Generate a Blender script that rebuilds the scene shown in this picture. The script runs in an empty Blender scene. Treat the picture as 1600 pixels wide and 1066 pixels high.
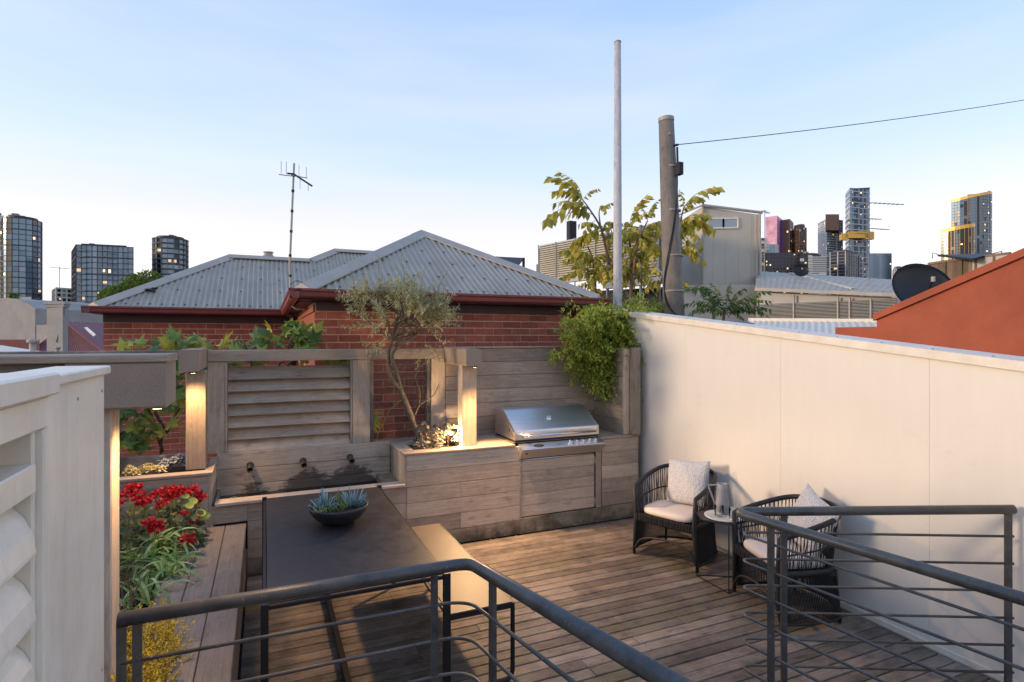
import bpy, math, random
from mathutils import Vector, Matrix, Euler
random.seed(7)
R = math.radians
S = bpy.context.scene
C = S.collection

# ------------------------------------------------------------------ camera, sky, sun, exposure
YAW, FPX, HOR, EYE = R(23.6), 885.0, 528.0, 2.0
cam = bpy.data.objects.new('camera', bpy.data.cameras.new('camera'))
C.objects.link(cam)
cam.location = (0, 0, EYE)
cam.rotation_euler = (R(90), 0, -YAW)
cam.data.sensor_width = 36
cam.data.lens = 36 * FPX / 1600
cam.data.shift_y = -5 / 1600
cam.data.clip_start = 0.05
cam.data.clip_end = 6000
S.camera = cam

SUN_EL, SUN_HEAD = R(12.5), R(-10)            # light travels along +X, turned 10 degrees towards the camera side
d = Vector((math.cos(SUN_HEAD) * math.cos(SUN_EL), math.sin(SUN_HEAD) * math.cos(SUN_EL), -math.sin(SUN_EL)))
sun = bpy.data.objects.new('sun', bpy.data.lights.new('sun', 'SUN'))
C.objects.link(sun)
sun.rotation_euler = d.to_track_quat('-Z', 'Y').to_euler()
sun.data.energy = .42
sun.data.angle = R(10.0)
sun.data.color = (1.0, .78, .55)

W = bpy.data.worlds.new('World'); S.world = W; W.use_nodes = True
wn = W.node_tree; wn.nodes.clear()
wo = wn.nodes.new('ShaderNodeOutputWorld'); bg = wn.nodes.new('ShaderNodeBackground')
sky = wn.nodes.new('ShaderNodeTexSky'); sky.sky_type = 'NISHITA'; sky.sun_disc = False
sky.sun_elevation = SUN_EL
sd = -d
sky.sun_rotation = math.atan2(sd.x, sd.y)
sky.air_density = 1.0; sky.dust_density = .35; sky.ozone_density = 2.2
# dusk haze band: the low sky pales towards a pinkish white, as evening air does all round the horizon
tc = wn.nodes.new('ShaderNodeTexCoord'); sp = wn.nodes.new('ShaderNodeSeparateXYZ')
wn.links.new(tc.outputs['Generated'], sp.inputs[0])
rp = wn.nodes.new('ShaderNodeValToRGB')
rp.color_ramp.interpolation = 'EASE'
rp.color_ramp.elements[0].position = 0.0; rp.color_ramp.elements[0].color = (.93, .93, .93, 1)
rp.color_ramp.elements[1].position = .62; rp.color_ramp.elements[1].color = (.9, .9, .9, 1)
wn.links.new(sp.outputs['Z'], rp.inputs[0])
rc = wn.nodes.new('ShaderNodeValToRGB'); cr = rc.color_ramp
cr.elements[0].position = 0.0; cr.elements[0].color = (1.98, 1.72, 1.70, 1)
cr.elements[1].position = .6; cr.elements[1].color = (.56, .95, 1.75, 1)
e = cr.elements.new(.13); e.color = (1.95, 1.68, 1.72, 1)
e = cr.elements.new(.28); e.color = (1.24, 1.48, 1.86, 1)
wn.links.new(sp.outputs['Z'], rc.inputs[0])
mx = wn.nodes.new('ShaderNodeMix'); mx.data_type = 'RGBA'
# very faint high haze streaks
mpw = wn.nodes.new('ShaderNodeMapping'); mpw.inputs['Scale'].default_value = (1.2, 1.2, 6.5); wn.links.new(tc.outputs['Generated'], mpw.inputs[0])
nz = wn.nodes.new('ShaderNodeTexNoise'); nz.inputs['Scale'].default_value = 1.6; nz.inputs['Detail'].default_value = 5; wn.links.new(mpw.outputs[0], nz.inputs['Vector'])
rz = wn.nodes.new('ShaderNodeValToRGB'); rz.color_ramp.elements[0].position = .42; rz.color_ramp.elements[0].color = (0, 0, 0, 1); rz.color_ramp.elements[1].position = .72; rz.color_ramp.elements[1].color = (.22, .22, .22, 1)
wn.links.new(nz.outputs[0], rz.inputs[0])
mz = wn.nodes.new('ShaderNodeMix'); mz.data_type = 'RGBA'; wn.links.new(rz.outputs[0], mz.inputs[0]); wn.links.new(rc.outputs[0], mz.inputs[6]); mz.inputs[7].default_value = (2.05, 1.82, 1.95, 1)
wn.links.new(rp.outputs[0], mx.inputs[0]); wn.links.new(sky.outputs[0], mx.inputs[6]); wn.links.new(mz.outputs[2], mx.inputs[7])
wn.links.new(mx.outputs[2], bg.inputs[0]); bg.inputs[1].default_value = .1
wn.links.new(bg.outputs[0], wo.inputs[0])

S.view_settings.view_transform = 'Standard'; S.view_settings.look = 'None'
S.view_settings.gamma = 1; S.view_settings.use_curve_mapping = False
S.view_settings.exposure = 2.52

FWD = Vector((math.sin(YAW), math.cos(YAW), 0)); RGT = Vector((math.cos(YAW), -math.sin(YAW), 0))
def at(px, py, t):
    """world point at depth t metres seen at a spot of the 1600 px wide survey photo"""
    return Vector((0, 0, EYE)) + t * (FWD + (px - 800) / FPX * RGT + (HOR - py) / FPX * Vector((0, 0, 1)))

# ------------------------------------------------------------------ helpers
ORG = {}
def tag(o, label=None, cat=None, group=None, kind=None):
    if label: o['label'] = label
    if cat: o['category'] = cat
    if group: o['group'] = group
    if kind: o['kind'] = kind
    return o
def thing(name, label, cat, loc=(0, 0, 0), rz=0, group=None, kind=None):
    o = bpy.data.objects.new(name, None); C.objects.link(o)
    o.empty_display_size = .1
    o.location = loc; o.rotation_euler = (0, 0, rz)
    ORG[o.name] = Vector(loc) if rz == 0 else Vector((0, 0, 0))   # rotated things are modelled round their own origin
    return tag(o, label, cat, group, kind)
def link_mesh(name, me, parent=None, loc=(0, 0, 0), rot=(0, 0, 0), scale=(1, 1, 1)):
    o = bpy.data.objects.new(name, me); C.objects.link(o)
    if parent:
        o.parent = parent
        loc = Vector(loc) - ORG.get(parent.name, Vector((0, 0, 0)))
        ORG[o.name] = Vector((0, 0, 0))
    else:
        ORG[o.name] = Vector(loc)
    o.location = loc; o.rotation_euler = rot; o.scale = scale
    return o
def copy_tree(o, parent=None):
    c = o.copy(); C.objects.link(c); c.parent = parent
    for ch in list(o.children): copy_tree(ch, c)
    return c

class MB:
    def __init__(s): s.v = []; s.f = []; s.m = []
    def add(s, vs, fs, mi=0):
        n = len(s.v); s.v += [tuple(v) for v in vs]; s.f += [tuple(i + n for i in f) for f in fs]; s.m += [mi] * len(fs)
    def box(s, a, b, mi=0, mat=None):
        x0, y0, z0 = a; x1, y1, z1 = b
        vs = [Vector(p) for p in ((x0, y0, z0), (x1, y0, z0), (x1, y1, z0), (x0, y1, z0), (x0, y0, z1), (x1, y0, z1), (x1, y1, z1), (x0, y1, z1))]
        if mat: vs = [mat @ v for v in vs]
        s.add(vs, [(0, 3, 2, 1), (4, 5, 6, 7), (0, 1, 5, 4), (1, 2, 6, 5), (2, 3, 7, 6), (3, 0, 4, 7)], mi)
    def bbox(s, a, b, c=.003, mi=0):
        """box with chamfered long edges"""
        x0, y0, z0 = a; x1, y1, z1 = b
        L = sorted(((x1 - x0, 0), (y1 - y0, 1), (z1 - z0, 2)))[-1][1]
        ax = [0, 1, 2]; ax.remove(L); p, q = ax
        lo = (x0, y0, z0); hi = (x1, y1, z1)
        ring = [(lo[p] + c, lo[q]), (hi[p] - c, lo[q]), (hi[p], lo[q] + c), (hi[p], hi[q] - c), (hi[p] - c, hi[q]), (lo[p] + c, hi[q]), (lo[p], hi[q] - c), (lo[p], lo[q] + c)]
        vs = []
        for w in (lo[L], hi[L]):
            for u, v in ring:
                t = [0, 0, 0]; t[L] = w; t[p] = u; t[q] = v; vs.append(t)
        fs = [(i, (i + 1) % 8, 8 + (i + 1) % 8, 8 + i) for i in range(8)] + [tuple(range(7, -1, -1)), tuple(range(8, 16))]
        s.add(vs, fs, mi)
    def tube(s, pts, r, n=8, cap=True, mi=0, flat=1.0):
        pts = [Vector(p) for p in pts]
        if isinstance(r, (int, float)): r = [r] * len(pts)
        vs = []; up = None
        for i, p in enumerate(pts):
            t = (pts[min(i + 1, len(pts) - 1)] - pts[max(i - 1, 0)]).normalized()
            if up is None:
                up = Vector((0, 0, 1)) if abs(t.z) < .9 else Vector((1, 0, 0))
            a = t.cross(up)
            if a.length < 1e-5: a = t.cross(Vector((0, 1, 0)))
            a.normalize(); b = a.cross(t).normalized(); up = b
            for k in range(n):
                g = 2 * math.pi * k / n
                vs.append(p + a * math.cos(g) * r[i] + b * math.sin(g) * r[i] * flat)
        fs = []
        for i in range(len(pts) - 1):
            for k in range(n):
                fs.append((i * n + k, i * n + (k + 1) % n, (i + 1) * n + (k + 1) % n, (i + 1) * n + k))
        if cap: fs += [tuple(range(n - 1, -1, -1)), tuple(range((len(pts) - 1) * n, len(pts) * n))]
        s.add(vs, fs, mi)
    def lathe(s, prof, c=(0, 0, 0), n=20, mi=0, sx=1, sy=1):
        vs = []; c = Vector(c)
        for r, z in prof:
            for k in range(n):
                g = 2 * math.pi * k / n
                vs.append(c + Vector((r * math.cos(g) * sx, r * math.sin(g) * sy, z)))
        fs = []
        for i in range(len(prof) - 1):
            for k in range(n):
                fs.append((i * n + k, i * n + (k + 1) % n, (i + 1) * n + (k + 1) % n, (i + 1) * n + k))
        if prof[0][0] > 1e-4: fs.append(tuple(range(n - 1, -1, -1)))
        if prof[-1][0] > 1e-4: fs.append(tuple(range((len(prof) - 1) * n, len(prof) * n)))
        s.add(vs, fs, mi)
    def prism(s, poly, a, b, axis='x', mi=0):
        """polygon in the two other axes, extruded from a to b along axis"""
        vs = []
        for w in (a, b):
            for u, v in poly:
                vs.append({'x': (w, u, v), 'y': (u, w, v), 'z': (u, v, w)}[axis])
        n = len(poly)
        fs = [(i, (i + 1) % n, n + (i + 1) % n, n + i) for i in range(n)] + [tuple(range(n - 1, -1, -1)), tuple(range(n, 2 * n))]
        s.add(vs, fs, mi)
    def mesh(s, name, mats, org=(0, 0, 0), smooth=False):
        me = bpy.data.meshes.new(name)
        ox, oy, oz = org
        me.from_pydata([(x - ox, y - oy, z - oz) for x, y, z in s.v], [], s.f)
        if not isinstance(mats, (list, tuple)): mats = [mats]
        for m in mats: me.materials.append(m)
        if len(mats) > 1: me.polygons.foreach_set('material_index', s.m)
        if smooth: me.polygons.foreach_set('use_smooth', [True] * len(s.f))
        me.update()
        return me
    def build(s, name, mats, parent=None, smooth=False, kind=None, org=None):
        if parent is not None:
            o_ = ORG.get(parent.name, Vector((0, 0, 0)))
            me = s.mesh(name, mats, o_, smooth)
            o = bpy.data.objects.new(name, me); C.objects.link(o); o.parent = parent
            ORG[o.name] = o_
        else:
            o_ = Vector(org) if org else Vector((0, 0, 0))
            me = s.mesh(name, mats, o_, smooth)
            o = bpy.data.objects.new(name, me); C.objects.link(o); o.location = o_
            ORG[o.name] = o_
        if smooth:
            bm_ = None
        if kind: o['kind'] = kind
        return o
def bx(name, a, b, m, parent=None, c=.003, kind=None):
    if name in ('plank', 'board', 'cap_board', 'counter_board', 'front_board', 'end_board'): c = .0045
    k = MB(); k.bbox(a, b, c) if c else k.box(a, b); return k.build(name, m, parent, kind=kind)
def fix_normals(o):
    import bmesh
    bm = bmesh.new(); bm.from_mesh(o.data); bmesh.ops.recalc_face_normals(bm, faces=bm.faces); bm.to_mesh(o.data); bm.free()
def fix_ret(o):
    fix_normals(o); return o
def arc(c, r, a0, a1, n, z=None):
    return [Vector((c[0] + r * math.cos(a0 + (a1 - a0) * i / n), c[1] + r * math.sin(a0 + (a1 - a0) * i / n), c[2] if len(c) > 2 else z)) for i in range(n + 1)]

# ------------------------------------------------------------------ materials
class N:
    def __init__(s, name):
        s.m = bpy.data.materials.new(name); s.m.use_nodes = True; s.t = s.m.node_tree
        s.b = s.t.nodes['Principled BSDF']; s.o = s.t.nodes['Material Output']
    def n(s, t, **k):
        x = s.t.nodes.new(t)
        for a, v in k.items(): setattr(x, a, v)
        return x
    def l(s, a, b): s.t.links.new(a, b)
    def coord(s, scale=(1, 1, 1), which='Object', rnd=False):
        tc = s.n('ShaderNodeTexCoord'); mp = s.n('ShaderNodeMapping')
        s.l(tc.outputs[which], mp.inputs[0]); mp.inputs['Scale'].default_value = scale
        if rnd:
            oi = s.n('ShaderNodeObjectInfo'); ml = s.n('ShaderNodeVectorMath', operation='MULTIPLY')
            cb = s.n('ShaderNodeCombineXYZ')
            for i in range(3): s.l(oi.outputs['Random'], cb.inputs[i])
            s.l(cb.outputs[0], ml.inputs[0]); ml.inputs[1].default_value = (37, 53, 71)
            s.l(ml.outputs[0], mp.inputs['Location'])
        return mp.outputs[0]
    def noise(s, vec, scale, detail=4, rough=.6):
        x = s.n('ShaderNodeTexNoise'); s.l(vec, x.inputs['Vector'])
        x.inputs['Scale'].default_value = scale; x.inputs['Detail'].default_value = detail; x.inputs['Roughness'].default_value = rough
        return x.outputs[0]
    def ramp(s, fac, stops):
        x = s.n('ShaderNodeValToRGB'); s.l(fac, x.inputs[0]); cr = x.color_ramp
        while len(cr.elements) < len(stops): cr.elements.new(.5)
        for e, (p, c) in zip(cr.elements, stops):
            e.position = p; e.color = (c, c, c, 1) if isinstance(c, (int, float)) else (*c, 1)
        return x.outputs[0]
    def mix(s, fac, a, b, mode='MIX'):
        x = s.n('ShaderNodeMix', data_type='RGBA', blend_type=mode)
        for i, v in ((0, fac), (6, a), (7, b)):
            if isinstance(v, (int, float)): x.inputs[i].default_value = v
            elif isinstance(v, tuple): x.inputs[i].default_value = (*v, 1)
            else: s.l(v, x.inputs[i])
        return x.outputs[2]
    def math(s, op, a, b=None):
        x = s.n('ShaderNodeMath', operation=op)
        for i, v in ((0, a), (1, b)):
            if v is None: continue
            if isinstance(v, (int, float)): x.inputs[i].default_value = v
            else: s.l(v, x.inputs[i])
        return x.outputs[0]
    def bump(s, h, dist=.002, st=.6):
        x = s.n('ShaderNodeBump'); s.l(h, x.inputs['Height']); x.inputs['Distance'].default_value = dist; x.inputs['Strength'].default_value = st
        s.l(x.outputs[0], s.b.inputs['Normal'])
    def setc(s, c):
        if isinstance(c, tuple): s.b.inputs['Base Color'].default_value = (*c, 1)
        else: s.l(c, s.b.inputs['Base Color'])
    def rnd(s): return s.n('ShaderNodeObjectInfo').outputs['Random']

def wood(name, axis, dark, light, moss=0, wear=.28, stain=None, grey=(.52, .42, .33), greyf=.5, vary=.55, rough=.75, sc=1.0):
    k = N(name)
    st = {'x': (1.3, 30, 30), 'y': (30, 1.3, 30), 'z': (30, 30, 1.3)}[axis]
    v = k.coord(tuple(q * sc for q in st), rnd=True)
    g = k.noise(v, 2.2, 7, .68)
    fine = k.noise(k.coord(tuple(q * 5 * sc for q in st), rnd=True), 2.5, 3, .6)
    col = k.ramp(g, [(.25, tuple(.7 * a + .3 * b for a, b in zip(dark, light))), (.5, tuple(.38 * a + .62 * b for a, b in zip(dark, light))), (.75, light)])
    kn = k.noise(k.coord(tuple({1.3: 3, 30: 9}[q] for q in st), rnd=True), 2.0, 3, .5)
    col = k.mix(k.math('MULTIPLY', k.ramp(kn, [(.60, 0.0), (.72, 1.0)]), .6), col, dark)
    big = k.noise(k.coord((1, 1, 1), rnd=True), 2.6, 4, .65)
    col = k.mix(k.math('MULTIPLY', k.ramp(big, [(.35, 0.0), (.65, 1.0)]), greyf), col, grey)
    col = k.mix(.45, col, k.ramp(fine, [(.3, .5), (.6, 1.0)]), 'MULTIPLY')
    r = k.ramp(k.rnd(), [(0, 1 - vary * .6), (1, 1 + vary * .55)])
    col = k.mix(1.0, col, r, 'MULTIPLY')
    wc = k.n('ShaderNodeNewGeometry').outputs['Position']
    wn1 = k.noise(wc, 3.1, 7, .75); wn2 = k.noise(wc, .9, 4, .6)
    col = k.mix(wear, col, k.ramp(wn1, [(.32, .35), (.55, 1.0), (.8, 1.12)]), 'MULTIPLY')
    col = k.mix(wear * .9, col, k.ramp(wn2, [(.35, .6), (.65, 1.1)]), 'MULTIPLY')
    if moss:
        mo = k.noise(wc, 1.7, 5, .7)
        col = k.mix(k.math('MULTIPLY', k.ramp(mo, [(.52, 0.0), (.68, 1.0)]), moss), col, (.13, .125, .03))
    if stain:
        # rising damp / dark weathering low down or below the spouts: a real stain in the timber
        sx = k.n('ShaderNodeSeparateXYZ'); k.l(wc, sx.inputs[0])
        no = k.noise(wc, 5.5, 5, .75)
        z0, z1, amt, colr = stain
        h = k.math('ADD', sx.outputs['Z'], k.math('MULTIPLY', k.math('SUBTRACT', no, .5), .5))
        mr = k.n('ShaderNodeMapRange'); k.l(h, mr.inputs[0])
        mr.inputs[1].default_value = z0; mr.inputs[2].default_value = z1; mr.inputs[3].default_value = amt; mr.inputs[4].default_value = 0
        col = k.mix(mr.outputs[0], col, colr)
    k.setc(col)
    k.b.inputs['Roughness'].default_value = rough
    k.b.inputs['Specular IOR Level'].default_value = .3
    k.bump(k.math('ADD', g, k.math('MULTIPLY', fine, .6)), .004, .7)
    return k

DK, LT = (.19, .135, .095), (.68, .52, .375)
M = {}
for ax in 'xyz':
    M['w' + ax] = wood('weathered_timber_' + ax, ax, DK, LT).m
M['w_low'] = wood('weathered_timber_damp', 'x', DK, LT, stain=(.0, .16, .85, (.035, .033, .02))).m
M['w_plinth'] = wood('mossy_plinth_timber', 'x', (.06, .048, .03), (.30, .24, .15), moss=.95, wear=.8, stain=(.0, .11, .6, (.035, .035, .012))).m
k = N('fibrous_end_timber')
a = k.noise(k.coord((1, 1, 1), rnd=True), 130, 6, .7); b = k.noise(k.coord((1, 1, 1), rnd=True), 5, 4, .6)
k.setc(k.mix(.4, k.ramp(a, [(.2, (.27, .19, .135)), (.8, (.42, .31, .225))]), k.ramp(b, [(.3, .6), (.7, 1.0)]), 'MULTIPLY')); k.b.inputs['Roughness'].default_value = .85; k.bump(a, .003, .6)
M['w_end'] = k.m
M['deck'] = wood('deck_timber', 'x', (.03, .021, .015), (.40, .30, .225), moss=.4, wear=.9, grey=(.29, .25, .205), greyf=.45, vary=.55, rough=.62).m
M['bench_w'] = wood('bench_timber', 'y', (.14, .11, .085), (.38, .31, .25), moss=.2, grey=(.3, .27, .25), vary=.35).m
M['dark_w'] = wood('dark_timber', 'x', (.045, .04, .038), (.12, .11, .105)).m

# boards behind the spouts carry wet stains under each spout
k = wood('spout_board_timber', 'x', DK, LT)
wc = k.n('ShaderNodeNewGeometry').outputs['Position']; sx = k.n('ShaderNodeSeparateXYZ'); k.l(wc, sx.inputs[0])
no = k.noise(k.coord((1, 1, 2.2), which='Object'), 7, 8, .85)
tot = None
for cx, w in ((-.124, .2), (.36, .24), (.78, .28)):
    dx = k.math('ABSOLUTE', k.math('SUBTRACT', sx.outputs['X'], cx + .02))
    # spread widens downward from z .74
    half = k.math('MULTIPLY', k.math('SUBTRACT', .76 if cx > .2 else .68, sx.outputs['Z']), w / .17)
    q = k.math('SUBTRACT', k.math('ADD', half, k.math('MULTIPLY', k.math('SUBTRACT', no, .5), .85)), dx)
    q = k.math('MULTIPLY', q, 14); q = k.math('MINIMUM', k.math('MAXIMUM', q, 0.0), 1.0)
    tot = q if tot is None else k.math('MAXIMUM', tot, q)
base = k.b.inputs['Base Color'].links[0].from_socket
k.setc(k.mix(k.math('MULTIPLY', tot, .82), base, (.035, .026, .022)))
k.l(k.math('SUBTRACT', .75, k.math('MULTIPLY', tot, .45)), k.b.inputs['Roughness'])
M['w_spout'] = k.m

def plain(name, c, rough=.5, metal=0, var=.0, scale=8, bump=0, spec=None, emit=None, es=1, vec='Object'):
    k = N(name)
    if var:
        no = k.noise(k.coord(which=vec), scale, 5, .65)
        lo = tuple(x * (1 - var) for x in c); hi = tuple(min(1, x * (1 + var)) for x in c)
        k.setc(k.ramp(no, [(.3, lo), (.7, hi)]))
        if bump: k.bump(no, bump, .6)
    else: k.setc(c)
    k.b.inputs['Roughness'].default_value = rough; k.b.inputs['Metallic'].default_value = metal
    if spec is not None: k.b.inputs['Specular IOR Level'].default_value = spec
    if emit: k.b.inputs['Emission Color'].default_value = (*emit, 1); k.b.inputs['Emission Strength'].default_value = es
    return k.m

# cream rendered sheet wall: faint grime, streaks
k = N('cream_wall_paint')
v = k.coord((1, 1, 1), 'Object')
a = k.noise(v, .9, 5, .7); b = k.noise(k.coord((6, 6, .7), 'Object'), 2.2, 5, .7)
col = k.ramp(a, [(.25, (.74, .66, .555)), (.75, (.79, .71, .61))])
col = k.mix(.12, col, k.ramp(b, [(.35, .8), (.65, 1.0)]), 'MULTIPLY')
col = k.mix(k.math('MULTIPLY', k.ramp(k.noise(v, 3.2, 8, .8), [(.58, 0.0), (.75, 1.0)]), .25), col, (.45, .42, .38))
k.setc(col); k.b.inputs['Roughness'].default_value = .55
k.bump(k.noise(v, 3.5, 3, .5), .01, .25)
M['cream'] = k.m
k = N('cream_powdercoat')
v = k.coord((1, 1, 1), 'Object'); a = k.noise(v, 3.5, 6, .7)
s2 = k.noise(k.coord((3, 3, .4), 'Object'), 3, 5, .75)
col = k.ramp(a, [(.28, (.77, .68, .53)), (.6, (.88, .80, .66))])
col = k.mix(.45, col, k.ramp(s2, [(.3, .68), (.55, 1.0)]), 'MULTIPLY')
k.setc(col); k.b.inputs['Roughness'].default_value = .42; k.bump(a, .003, .3)
M['cream2'] = k.m
M['white_trim'] = plain('white_trim', (.76, .66, .53), .55, var=.1)
# handrail: dark scuffed paint over galvanised steel
k = N('scuffed_charcoal_steel')
v = k.coord((1, 1, 1), 'Object'); a = k.noise(v, 9, 6, .7); b = k.noise(v, 60, 3, .6)
k.setc(k.mix(k.ramp(b, [(.66, 0.0), (.72, .7)]), k.ramp(a, [(.3, (.05, .047, .043)), (.7, (.12, .112, .10))]), (.3, .29, .28)))
k.b.inputs['Metallic'].default_value = .15; k.l(k.ramp(a, [(.3, .3), (.7, .5)]), k.b.inputs['Roughness']); k.bump(b, .0008, .4)
M['rail'] = k.m
k = N('bronze_table_sheet')
v = k.coord((1, 1, 1), 'Object'); a = k.noise(v, 2.2, 5, .6); b = k.noise(v, 14, 4, .6)
k.setc(k.ramp(a, [(.3, (.042, .036, .034)), (.7, (.054, .046, .043))]))
k.b.inputs['Metallic'].default_value = .35; k.l(k.ramp(b, [(.3, .38), (.7, .55)]), k.b.inputs['Roughness'])
M['bronze'] = k.m
M['lit_seat'] = plain('lamplit_seat_sheet', (.12, .088, .06), .5, .2, var=.12, scale=3)  # table's bronze made tan: the lamp's warm light put into the colour
M['black'] = plain('black_powdercoat', (.012, .012, .013), .45, .2)
k = N('brushed_stainless')
a = k.noise(k.coord((.6, 60, 60), 'Object'), 3, 4, .6)
k.setc(k.ramp(a, [(.3, (.66, .64, .62)), (.7, (.82, .8, .78))])); k.b.inputs['Metallic'].default_value = 1
k.l(k.ramp(a, [(.3, .34), (.7, .46)]), k.b.inputs['Roughness']); k.bump(a, .0004, .3)
M['steel'] = k.m
M['chrome'] = plain('polished_steel', (.75, .75, .74), .12, 1)
M['steel_dark'] = plain('dark_gap_steel', (.03, .03, .032), .4, .6)
M['red_badge'] = plain('red_enamel', (.45, .05, .03), .4)
# bricks
k = N('red_brick')
v = k.coord((1, 1, 1), rnd=True); a = k.noise(v, 14, 5, .7)
col = k.ramp(a, [(.25, (.29, .068, .038)), (.75, (.52, .15, .085))])
col = k.mix(1.0, col, k.ramp(k.rnd(), [(0, .7), (1, 1.2)]), 'MULTIPLY')
k.setc(col); k.b.inputs['Roughness'].default_value = .85; k.bump(a, .003, .5)
M['brick'] = k.m
M['mortar'] = plain('pale_mortar', (.78, .64, .50), .9, var=.15, scale=20)
k = N('brickwork')
tcx = k.n('ShaderNodeTexCoord'); br = k.n('ShaderNodeTexBrick'); mp = k.n('ShaderNodeMapping')
k.l(tcx.outputs['Object'], mp.inputs[0]); mp.inputs['Rotation'].default_value = (R(90), 0, R(90))
k.l(mp.outputs[0], br.inputs['Vector']); br.inputs['Scale'].default_value = 1
br.inputs['Brick Width'].default_value = .25; br.inputs['Row Height'].default_value = .086; br.inputs['Mortar Size'].default_value = .006
br.inputs['Color1'].default_value = (.36, .1, .055, 1); br.inputs['Color2'].default_value = (.26, .07, .04, 1); br.inputs['Mortar'].default_value = (.62, .5, .38, 1)
k.setc(br.outputs['Color']); k.b.inputs['Roughness'].default_value = .85
M['brickwork'] = k.m
M['maroon'] = plain('maroon_gutter_paint', (.2, .045, .035), .4, var=.15, scale=3)
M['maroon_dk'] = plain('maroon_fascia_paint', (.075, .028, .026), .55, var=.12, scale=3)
k = N('zincalume_sheet')
v = k.coord((1, 1, 1), 'Object'); a = k.noise(v, 1.6, 6, .7); b = k.noise(k.coord((8, 1, 1)), 3, 4, .7)
k.setc(k.mix(.4, k.ramp(a, [(.3, (.31, .265, .205)), (.7, (.43, .375, .295))]), k.ramp(b, [(.3, .7), (.6, 1.0)]), 'MULTIPLY'))
k.b.inputs['Metallic'].default_value = 0; k.b.inputs['Roughness'].default_value = .6
M['zinc'] = k.m
M['zinc_cap'] = plain('zinc_capping', (.40, .345, .275), .55, .05, var=.12, scale=3)
M['rubber'] = plain('dark_washer', (.02, .02, .02), .6)
M['white_roof'] = plain('pale_roof_sheet', (.6, .55, .47), .4, .1, var=.08, scale=2)
M['maroon_roof'] = plain('maroon_roof_sheet', (.2, .065, .07), .5, .1, var=.15, scale=2)
M['render_grey'] = plain('grey_render', (.33, .3, .27), .85, var=.16, scale=1.3, bump=.01)
M['terracotta'] = plain('terracotta_render', (.36, .085, .04), .85, var=.16, scale=2.2, bump=.02)
M['beige_clad'] = plain('beige_cladding', (.5, .45, .36), .6, .1, var=.08, scale=.5)
M['louvre_lit'] = plain('lit_beige_louvre', (.6, .54, .4), .55, .1, var=.08, scale=.7)  # sunlight on the plant screen's side put into this paler colour
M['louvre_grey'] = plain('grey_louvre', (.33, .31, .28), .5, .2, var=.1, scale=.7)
M['shade_dark'] = plain('dark_interior', (.03, .028, .028), .8)
M['steel_grey'] = plain('grey_steel_paint', (.16, .17, .19), .5, .2)  # plain grey steel paint for mesh, columns and masts
M['concrete'] = plain('concrete', (.3, .29, .27), .85, var=.15, scale=.8, bump=.01)
M['ground'] = plain('asphalt_and_yards', (.07, .068, .065), .9, var=.4, scale=.05)
M['glass_win'] = plain('window_glass', (.25, .3, .33), .08, .6)
# pole
k = N('painted_pole')
v = k.coord((1, 1, 1)); a = k.noise(k.coord((6, 6, 2)), 3, 5, .7); b = k.noise(k.coord((9, 9, 3.5)), 1.5, 5, .85)
k.setc(k.mix(k.ramp(b, [(.56, 0.0), (.64, .6)]), k.ramp(a, [(.3, (.42, .38, .36)), (.7, (.62, .57, .53))]), (.2, .17, .15)))
k.b.inputs['Roughness'].default_value = .7
M['pole_white'] = k.m
M['pole_wood'] = wood('pole_timber', 'z', (.09, .07, .055), (.3, .25, .2), greyf=.25, vary=.1).m
M['cable'] = plain('black_cable', (.012, .012, .013), .6)
M['soil'] = plain('garden_soil', (.03, .02, .014), .95, var=.5, scale=25, bump=.02)
M['water'] = plain('dark_water', (.004, .007, .006), .03, 0, spec=.6)
k = N('water_stream'); k.setc((.9, .93, .95)); k.b.inputs['Transmission Weight'].default_value = 1; k.b.inputs['Roughness'].default_value = .05; k.b.inputs['IOR'].default_value = 1.33
M['stream'] = k.m
k = N('clear_glass'); k.setc((.95, .97, .97)); k.b.inputs['Transmission Weight'].default_value = 1; k.b.inputs['Roughness'].default_value = .02; k.b.inputs['IOR'].default_value = 1.12
M['glass'] = k.m
M['wicker'] = plain('charcoal_rope', (.016, .016, .018), .6, 0, var=.4, scale=60)
k = N('wicker_band')
vv = k.coord((1, 1, 1)); wv = k.n('ShaderNodeTexWave'); k.l(vv, wv.inputs[0]); wv.inputs['Scale'].default_value = 28; wv.inputs['Distortion'].default_value = .6
k.setc(k.ramp(wv.outputs[0], [(.2, (.008, .008, .009)), (.8, (.03, .03, .033))])); k.bump(wv.outputs[0], .006, 1); k.b.inputs['Roughness'].default_value = .5
M['wicker_band'] = k.m
M['cushion'] = plain('sand_cushion', (.62, .52, .44), .9, var=.06, scale=90, bump=.001)
k = N('boucle_fabric')
a = k.noise(k.coord((1, 1, 1)), 75, 4, .8); vo = k.n('ShaderNodeTexVoronoi'); k.l(k.coord((1, 1, 1)), vo.inputs['Vector']); vo.inputs['Scale'].default_value = 95
k.setc(k.ramp(a, [(.3, (.48, .46, .45)), (.65, (.78, .75, .73))])); k.b.inputs['Roughness'].default_value = .95
k.bump(k.math('ADD', a, vo.outputs['Distance']), .012, .9)
M['boucle'] = k.m
M['jug'] = plain('stoneware_grey', (.3, .285, .275), .7, var=.08, scale=12)
M['tray'] = plain('cream_ceramic', (.62, .58, .52), .45)
M['bowl'] = plain('dark_concrete_bowl', (.02, .018, .02), .6, var=.3, scale=30, bump=.002)
M['bamboo'] = plain('old_bronze_pipe', (.07, .055, .035), .45, .5, var=.4, scale=30)

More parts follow.
